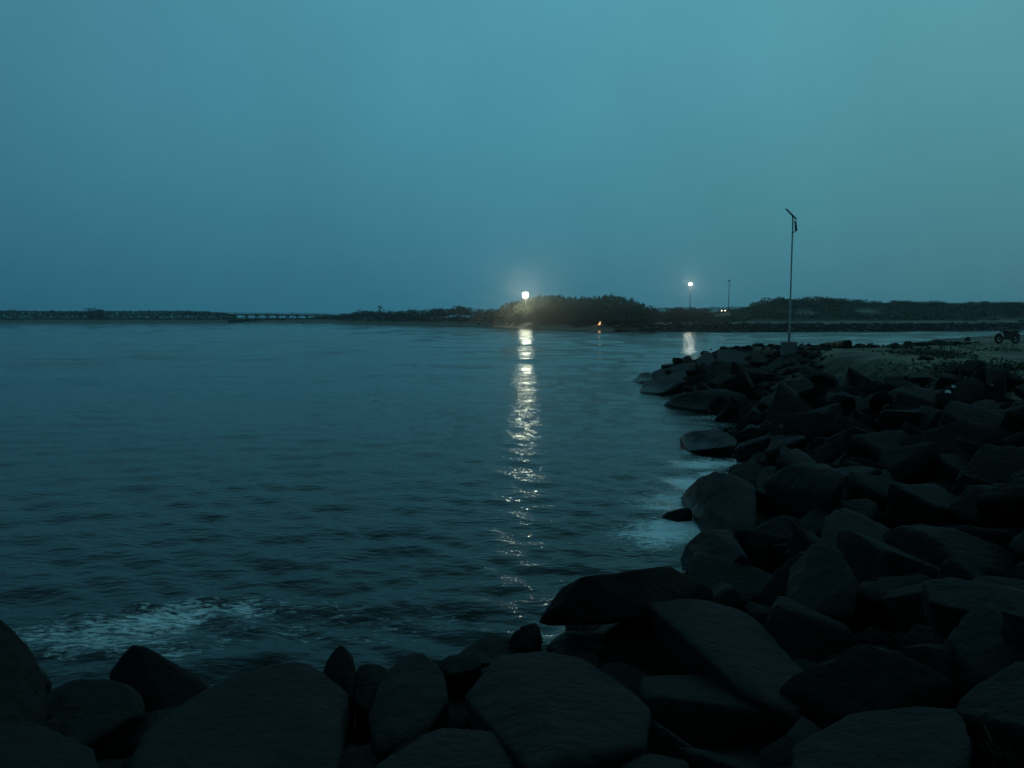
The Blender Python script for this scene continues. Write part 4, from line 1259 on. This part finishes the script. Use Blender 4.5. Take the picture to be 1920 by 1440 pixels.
# ------------------------------------------------------------------ people far off
def person(loc, rz, label, pose='stand', group=None, scale=1.0):
    """one skinned body; hair and clothes follow"""
    k = {}
    bm = bmesh.new()
    J = {'pelvis': (0, 0, .95), 'waist': (0, 0, 1.1), 'chest': (0, 0, 1.35), 'neck': (0, 0, 1.50), 'head': (0, -.02, 1.62), 'crown': (0, -.01, 1.74)}
    sp = .11 if pose == 'stand' else .12
    for s, n in ((-1, 'l'), (1, 'r')):
        st = (.22 * s if pose == 'walk' else 0)
        J['hip' + n] = (s * .1, 0, .92); J['knee' + n] = (s * sp, -.04 + st * .6, .50); J['ankle' + n] = (s * sp, .03 + st, .09); J['toe' + n] = (s * (sp + .02), -.14 + st, .04)
        J['sho' + n] = (s * .19, 0, 1.42); J['elb' + n] = (s * .26, .04 - st * .5, 1.14); J['wri' + n] = (s * .25, -.08 - st * .7, .90); J['hand' + n] = (s * .25, -.12 - st * .8, .80)
    rad = {'pelvis': .15, 'waist': .125, 'chest': .15, 'neck': .055, 'head': .095, 'crown': .075}
    for n in 'lr':
        rad.update({'hip' + n: .095, 'knee' + n: .062, 'ankle' + n: .045, 'toe' + n: .04, 'sho' + n: .062, 'elb' + n: .045, 'wri' + n: .033, 'hand' + n: .035})
    names = list(J)
    vs = {n: bm.verts.new(J[n]) for n in names}
    E = [('pelvis', 'waist'), ('waist', 'chest'), ('chest', 'neck'), ('neck', 'head'), ('head', 'crown')]
    for n in 'lr':
        E += [('pelvis', 'hip' + n), ('hip' + n, 'knee' + n), ('knee' + n, 'ankle' + n), ('ankle' + n, 'toe' + n), ('chest', 'sho' + n), ('sho' + n, 'elb' + n), ('elb' + n, 'wri' + n), ('wri' + n, 'hand' + n)]
    for a, b_ in E: bm.edges.new((vs[a], vs[b_]))
    me = bpy.data.meshes.new('person')
    bm.to_mesh(me); bm.free()
    o = bpy.data.objects.new('person', me)
    col.objects.link(o)
    md = o.modifiers.new('skin', 'SKIN')
    lay = me.skin_vertices[0].data if me.skin_vertices else None
    if lay is None:
        bm = bmesh.new(); bm.from_mesh(me); bm.verts.layers.skin.verify(); bm.to_mesh(me); bm.free()
        lay = me.skin_vertices[0].data
    for i, n in enumerate(names):
        lay[i].radius = (rad[n], rad[n])
    lay[0].use_root = True
    sd_ = o.modifiers.new('sub', 'SUBSURF'); sd_.levels = 1; sd_.render_levels = 1
    dg = bpy.context.evaluated_depsgraph_get()
    me2 = bpy.data.meshes.new_from_object(o.evaluated_get(dg))
    o.modifiers.clear()
    o.data = me2
    me2.name = 'person'
    me2.materials.clear()
    me2.materials.append(M_cloth_dark); me2.materials.append(M_skin)
    for p in me2.polygons:
        p.use_smooth = True
        c = p.center
        if c.z > 1.53 or (abs(c.x) > .2 and c.z < .9): p.material_index = 1
    o.location = loc; o.rotation_euler = (0, 0, rz); o.scale = (scale,) * 3
    tag(o, label, 'person', group)
    hm = MB()
    hm.hull([(.105 * math.cos(a) * math.sin(b_), .02 + .11 * math.sin(a) * math.sin(b_), 1.685 + .115 * math.cos(b_)) for a in np.linspace(0, 5.8, 9) for b_ in (.15, .7, 1.2, 1.6)])
    hm.build('hair', M_black, o, True)
    return o
def on_deck(px, dy): return (X_at(px, BD), BD + dy, zt(px) - .15)
person(on_deck(550, -1), R(20), 'dark figure on the far bridge, left of two close together', 'walk', None, 1.15)
person(on_deck(553, -.6), R(200), 'dark figure on the far bridge, right of two close together', 'stand', None, 1.05)
person(on_deck(574.5, -1), R(90), 'dark figure standing alone on the far bridge', 'stand', None, 1.1)
for px, sc, lab in ((1219, 1.0, 'dark figure on the far jetty, left of two side by side'), (1223, .95, 'dark figure on the far jetty, right of two side by side')):
    D = float(np.interp(px, fx, fD)) + 9
    person((X_at(px, D), D, FZ(px, D) + .05), R(30), lab, 'stand', None, sc)

# ------------------------------------------------------------------ pale boulders and dark stones on the beach
for i, (px, py, w, h, lab) in enumerate((
        (899, 606, 2.3, .5, 'flat pale stone lying apart at the left of the beach row'),
        (926, 605, 1.7, .8, 'pale boulder beginning the row under the bright mast'),
        (938, 604.5, 1.2, .9, 'narrow pale boulder second along the row under the mast'),
        (946, 605, 1.5, .8, 'rounded pale boulder in the middle of the beach row'),
        (956, 606, 1.6, .5, 'low pale boulder before the end of the beach row'),
        (967, 605, 2.0, .9, 'large dim pale boulder ending the row under the mast'),
        (1008, 605, 1.3, .4, 'small pale stone on the beach right of the boulder row'),
        (1046, 606.5, 2.0, .5, 'flat pale stone on the beach between boulder row and fire'),
        (1078, 598, 2.4, .8, 'pale patch of rock in the dark bank left of the fire'),
        (1168, 609, 2.0, .8, 'pale stone where the beach meets the jetty'))):
    Dw = float(np.interp(px, fx, fD)) + 9
    z = FZ(px, Dw)
    c = Vector((X_at(px, Dw), Dw, z))
    P = np.array([(c.x + math.cos(a) * w / 2 * rng.uniform(.7, 1), c.y + math.sin(a) * w / 2, c.z + zz_) for a in np.linspace(0, 5.5, 7) for zz_ in (-.3, h * rng.uniform(.5, 1))])
    rock_from_pts('boulder', P, lab, 3, .08, 14, 'pale boulders along the far beach', M_rock_pale)
for px, lab, w in ((568, 'dark low rock at the waterline below the bridge', 3.0), (582, 'small dark rock beside the low one below the bridge', 1.4)):
    Dw = float(np.interp(px, fx, fD)) - .5
    c = Vector((X_at(px, Dw), Dw, 0))
    P = np.array([(c.x + math.cos(a) * w / 2, c.y + math.sin(a) * w / 3, zz_) for a in np.linspace(0, 5.5, 7) for zz_ in (-.4, .6 + .3 * math.cos(a))])
    rock_from_pts('rock', P, lab, 3, .08)

# ------------------------------------------------------------------ lit masts
def mast(px, D, top_py, label, strength, nl, ring_r, colr, head_rows=1, group=None, watts=0):
    x = X_at(px, D); z = FZ(px, D)
    ht = Q(px, top_py, D).z - z
    root = empty('light_mast', (x, D, z))
    tag(root, label, 'light mast', group)
    MB().tube([(0, 0, -.3), (0, 0, ht * .5), (0, 0, ht + .3)], [.26, .19, .12], 12).build('pole', M_dark_metal, root, True)
    MB().box((0, 0, .1), (.9, .9, .5)).build('foundation', M_concrete, root)
    ring = MB().torus((0, 0, ht), ring_r * .8, .06, 'Z', 24, 6)
    for k in range(4):
        a = k * math.pi / 2
        ring.tube([(0, 0, ht), (math.cos(a) * ring_r * .8, math.sin(a) * ring_r * .8, ht)], .045, 6)
    ring.build('head_ring', M_galv, root)
    lens_m = emis('lamp_glow', colr, strength) if strength else M_glass
    if watts:
        ld = bpy.data.lights.new('lamp_light', 'POINT')
        ld.energy = watts
        ld.color = colr
        ld.shadow_soft_size = ring_r * 1.3
        lo = bpy.data.objects.new('lamp_light', ld)
        col.objects.link(lo); lo.parent = root; lo.location = (0, 0, ht)
    for row in range(head_rows):
        u_ = (row - (head_rows - 1) / 2) / (head_rows / 2)
        rr_ = ring_r * math.sqrt(max(.1, 1 - .8 * u_ * u_)); nk = max(5, int(nl * rr_ / ring_r))
        for k in range(nk):
            a = 2 * math.pi * (k + .5 * row) / nk - math.pi / 2
            d = Vector((math.cos(a), math.sin(a), 0))
            c = Vector((0, 0, ht + (row - (head_rows - 1) / 2) * .38 * ring_r)) + d * rr_
            rotm = Matrix.Rotation(a, 4, 'Z') @ Matrix.Rotation(R(30), 4, 'Y')
            fl = MB().box(c - d * .14, (.22, .62, .46), rotm, .03).build('floodlight', M_dark_metal, root)
            nrm = (rotm @ Vector((1, 0, 0))).normalized()
            MB().box(c - d * .14 + nrm * .125, (.02, .54, .38), rotm).build('lens', lens_m, fl)
    return root
mast(985, 306, 553, 'nearer lamp mast glaring above the thicket on the beach', 9, 11, 1.2, (.97, 1.0, .72), 5, None, 40000)
mast(1292, 350, 532.5, 'farther lit lamp mast standing over the low bushes', 9, 8, .8, (.99, .98, .76), 4, None, 12000)
mast(1364, 420, 526, 'thin unlit mast with a flat head right of the lit one', 0, 6, .75, (1, 1, 1), 1)

# ------------------------------------------------------------------ camp fire
px, D = 1124, float(np.interp(1124, fx, fD)) + 12
c = Vector((X_at(px, D), D, FZ(px, D) + .1))
fire = empty('campfire', c)
tag(fire, 'small orange fire burning on the far beach', 'fire')
M_flame = emis('flame', (1.0, .36, .08), 6.0)
M_core = emis('flame_core', (1.0, .72, .38), 9.0)
for k in range(5):
    a = k * 1.26
    MB().tube([(math.cos(a) * .7, math.sin(a) * .7, .08), (0, 0, .45)], .08, 7).build('log', M_black, fire)
for (ox_, oy, h_, w_, mt) in ((0, -.05, 1.45, .42, M_core), (.35, .1, 1.0, .3, M_flame), (-.36, .05, .9, .3, M_flame), (.05, .3, 1.2, .34, M_flame)):
    MB().tube([(ox_, oy, .1), (ox_ + .03, oy, .35), (ox_ - .04, oy, .7 * h_), (ox_ + .03, oy, h_)], [w_ * .6, w_, w_ * .5, .03], 9).build('flame', mt, fire, True)

fl = bpy.data.lights.new('fire_light', 'POINT')
fl.energy = 4
fl.color = (1, .42, .12)
fl.shadow_soft_size = .9
fo = bpy.data.objects.new('fire_light', fl); col.objects.link(fo); fo.parent = fire; fo.location = (0, -.2, .8)

D = 300.0; px = 1227.5
z = FZ(px, D); ht = Q(px, 583, D).z - z
tl = empty('small_lamp', (X_at(px, D), D, z))
tag(tl, 'tiny white lamp among the bushes right of the belt under the bright mast', 'lamp')
MB().tube([(0, 0, -.2), (0, 0, ht)], .05, 8).build('post', M_dark_metal, tl)
MB().hull([(.12 * math.cos(a) * math.sin(b_), .12 * math.sin(a) * math.sin(b_), ht + .12 * math.cos(b_)) for a in np.linspace(0, 5.5, 8) for b_ in (.2, .9, 1.6, 2.3, 2.9)]).build('bulb', emis('bulb_glow', (1, .97, .9), 6.0), tl)
for px, py, lab in ((1247, 612, 'white speck on the dark stones of the far jetty below the pair'), (1293, 609, 'pale slanting scrap on the far jetty under the farther mast')):
    Dj = float(np.interp(px, fx, fD)) + 3
    mb = MB(); mb.hull([(rng.uniform(-.4, .4), rng.uniform(-.3, .3), rng.uniform(0, .5)) for _ in range(10)])
    o = mb.build('litter_scrap', M_scrap, loc=(X_at(px, Dj), Dj, FZ(px, Dj) + .5)); tag(o, lab, 'litter')

# ------------------------------------------------------------------ car with its headlights on
D = 306.0
px = 1351.5
cz = max(Q(px, 585.8, D).z - .75, FZ(px, D) + .35)
car = empty('parked_car', (X_at(px, D), D, cz), R(3))
tag(car, 'car on the far dune with both headlights shining this way', 'car')
MB().hull([(sx * .86, -2.05, z_) for sx in (-1, 1) for z_ in (.35, .82)] + [(sx * .86, 2.05, z_) for sx in (-1, 1) for z_ in (.35, .95)] + [(sx * .88, -1.1, .98) for sx in (-1, 1)]).build('body', M_grey_paint, car)
cab = MB().hull([(sx * .80, y_, .96) for sx in (-1, 1) for y_ in (-.95, 1.9)] + [(sx * .66, y_, 1.48) for sx in (-1, 1) for y_ in (-.25, 1.3)]).build('cabin', M_grey_paint, car)
MB().hull([(sx * .68, y_, z_) for sx in (-1, 1) for y_, z_ in ((-.90, 1.02), (-.34, 1.42), (-.94, 1.0), (-.40, 1.42))]).build('windscreen', M_glass, car)
for sx in (-1, 1):
    for y_ in (-1.3, 1.3):
        w = MB().torus((0, 0, 0), .24, .085, 'X', 20, 8).tube([(-.06, 0, 0), (.06, 0, 0)], .19, 14).build('wheel', M_rubber, car, True, (sx * .78, y_, .31))
M_head = emis('headlight_glow', (1.0, .90, .62), 9.0)
for sx in (-1, 1):
    MB().tube([(sx * .70, -2.09, .72), (sx * .70, -2.02, .72)], .16, 14).build('headlight', M_head, car)
M_amber = emis('amber_glow', (1.0, .55, .14), 4.0)
MB().box((.95, -1.9, .78), (.06, .3, .12)).build('side_lamp', M_amber, car)

dup = {}
for o in list(col.objects):
    if o.parent is None and o.get('category') in ('bush', 'tree') and o.get('group'):
        dup.setdefault(o['label'], []).append(o)
spread(dup)

# ------------------------------------------------------------------ evening haze over the inlet
mb = MB()
mb.box((0, 505, 12.5), (1900, 1150, 33))
hz_m = bpy.data.materials.new('haze')
hz_m.use_nodes = True
hz_m.cycles.volume_sampling = 'EQUIANGULAR'
hn = hz_m.node_tree.nodes
hn.clear()
ho = hn.new('ShaderNodeOutputMaterial')
hv_ = hn.new('ShaderNodeVolumePrincipled')
hv_.inputs['Density'].default_value = .00032
hv_.inputs['Anisotropy'].default_value = .92
hv_.inputs['Color'].default_value = (.93, .96, .97, 1)
hz_m.node_tree.links.new(hv_.outputs[0], ho.inputs['Volume'])
hz = mb.build('haze', hz_m)
tag(hz, kind='stuff')
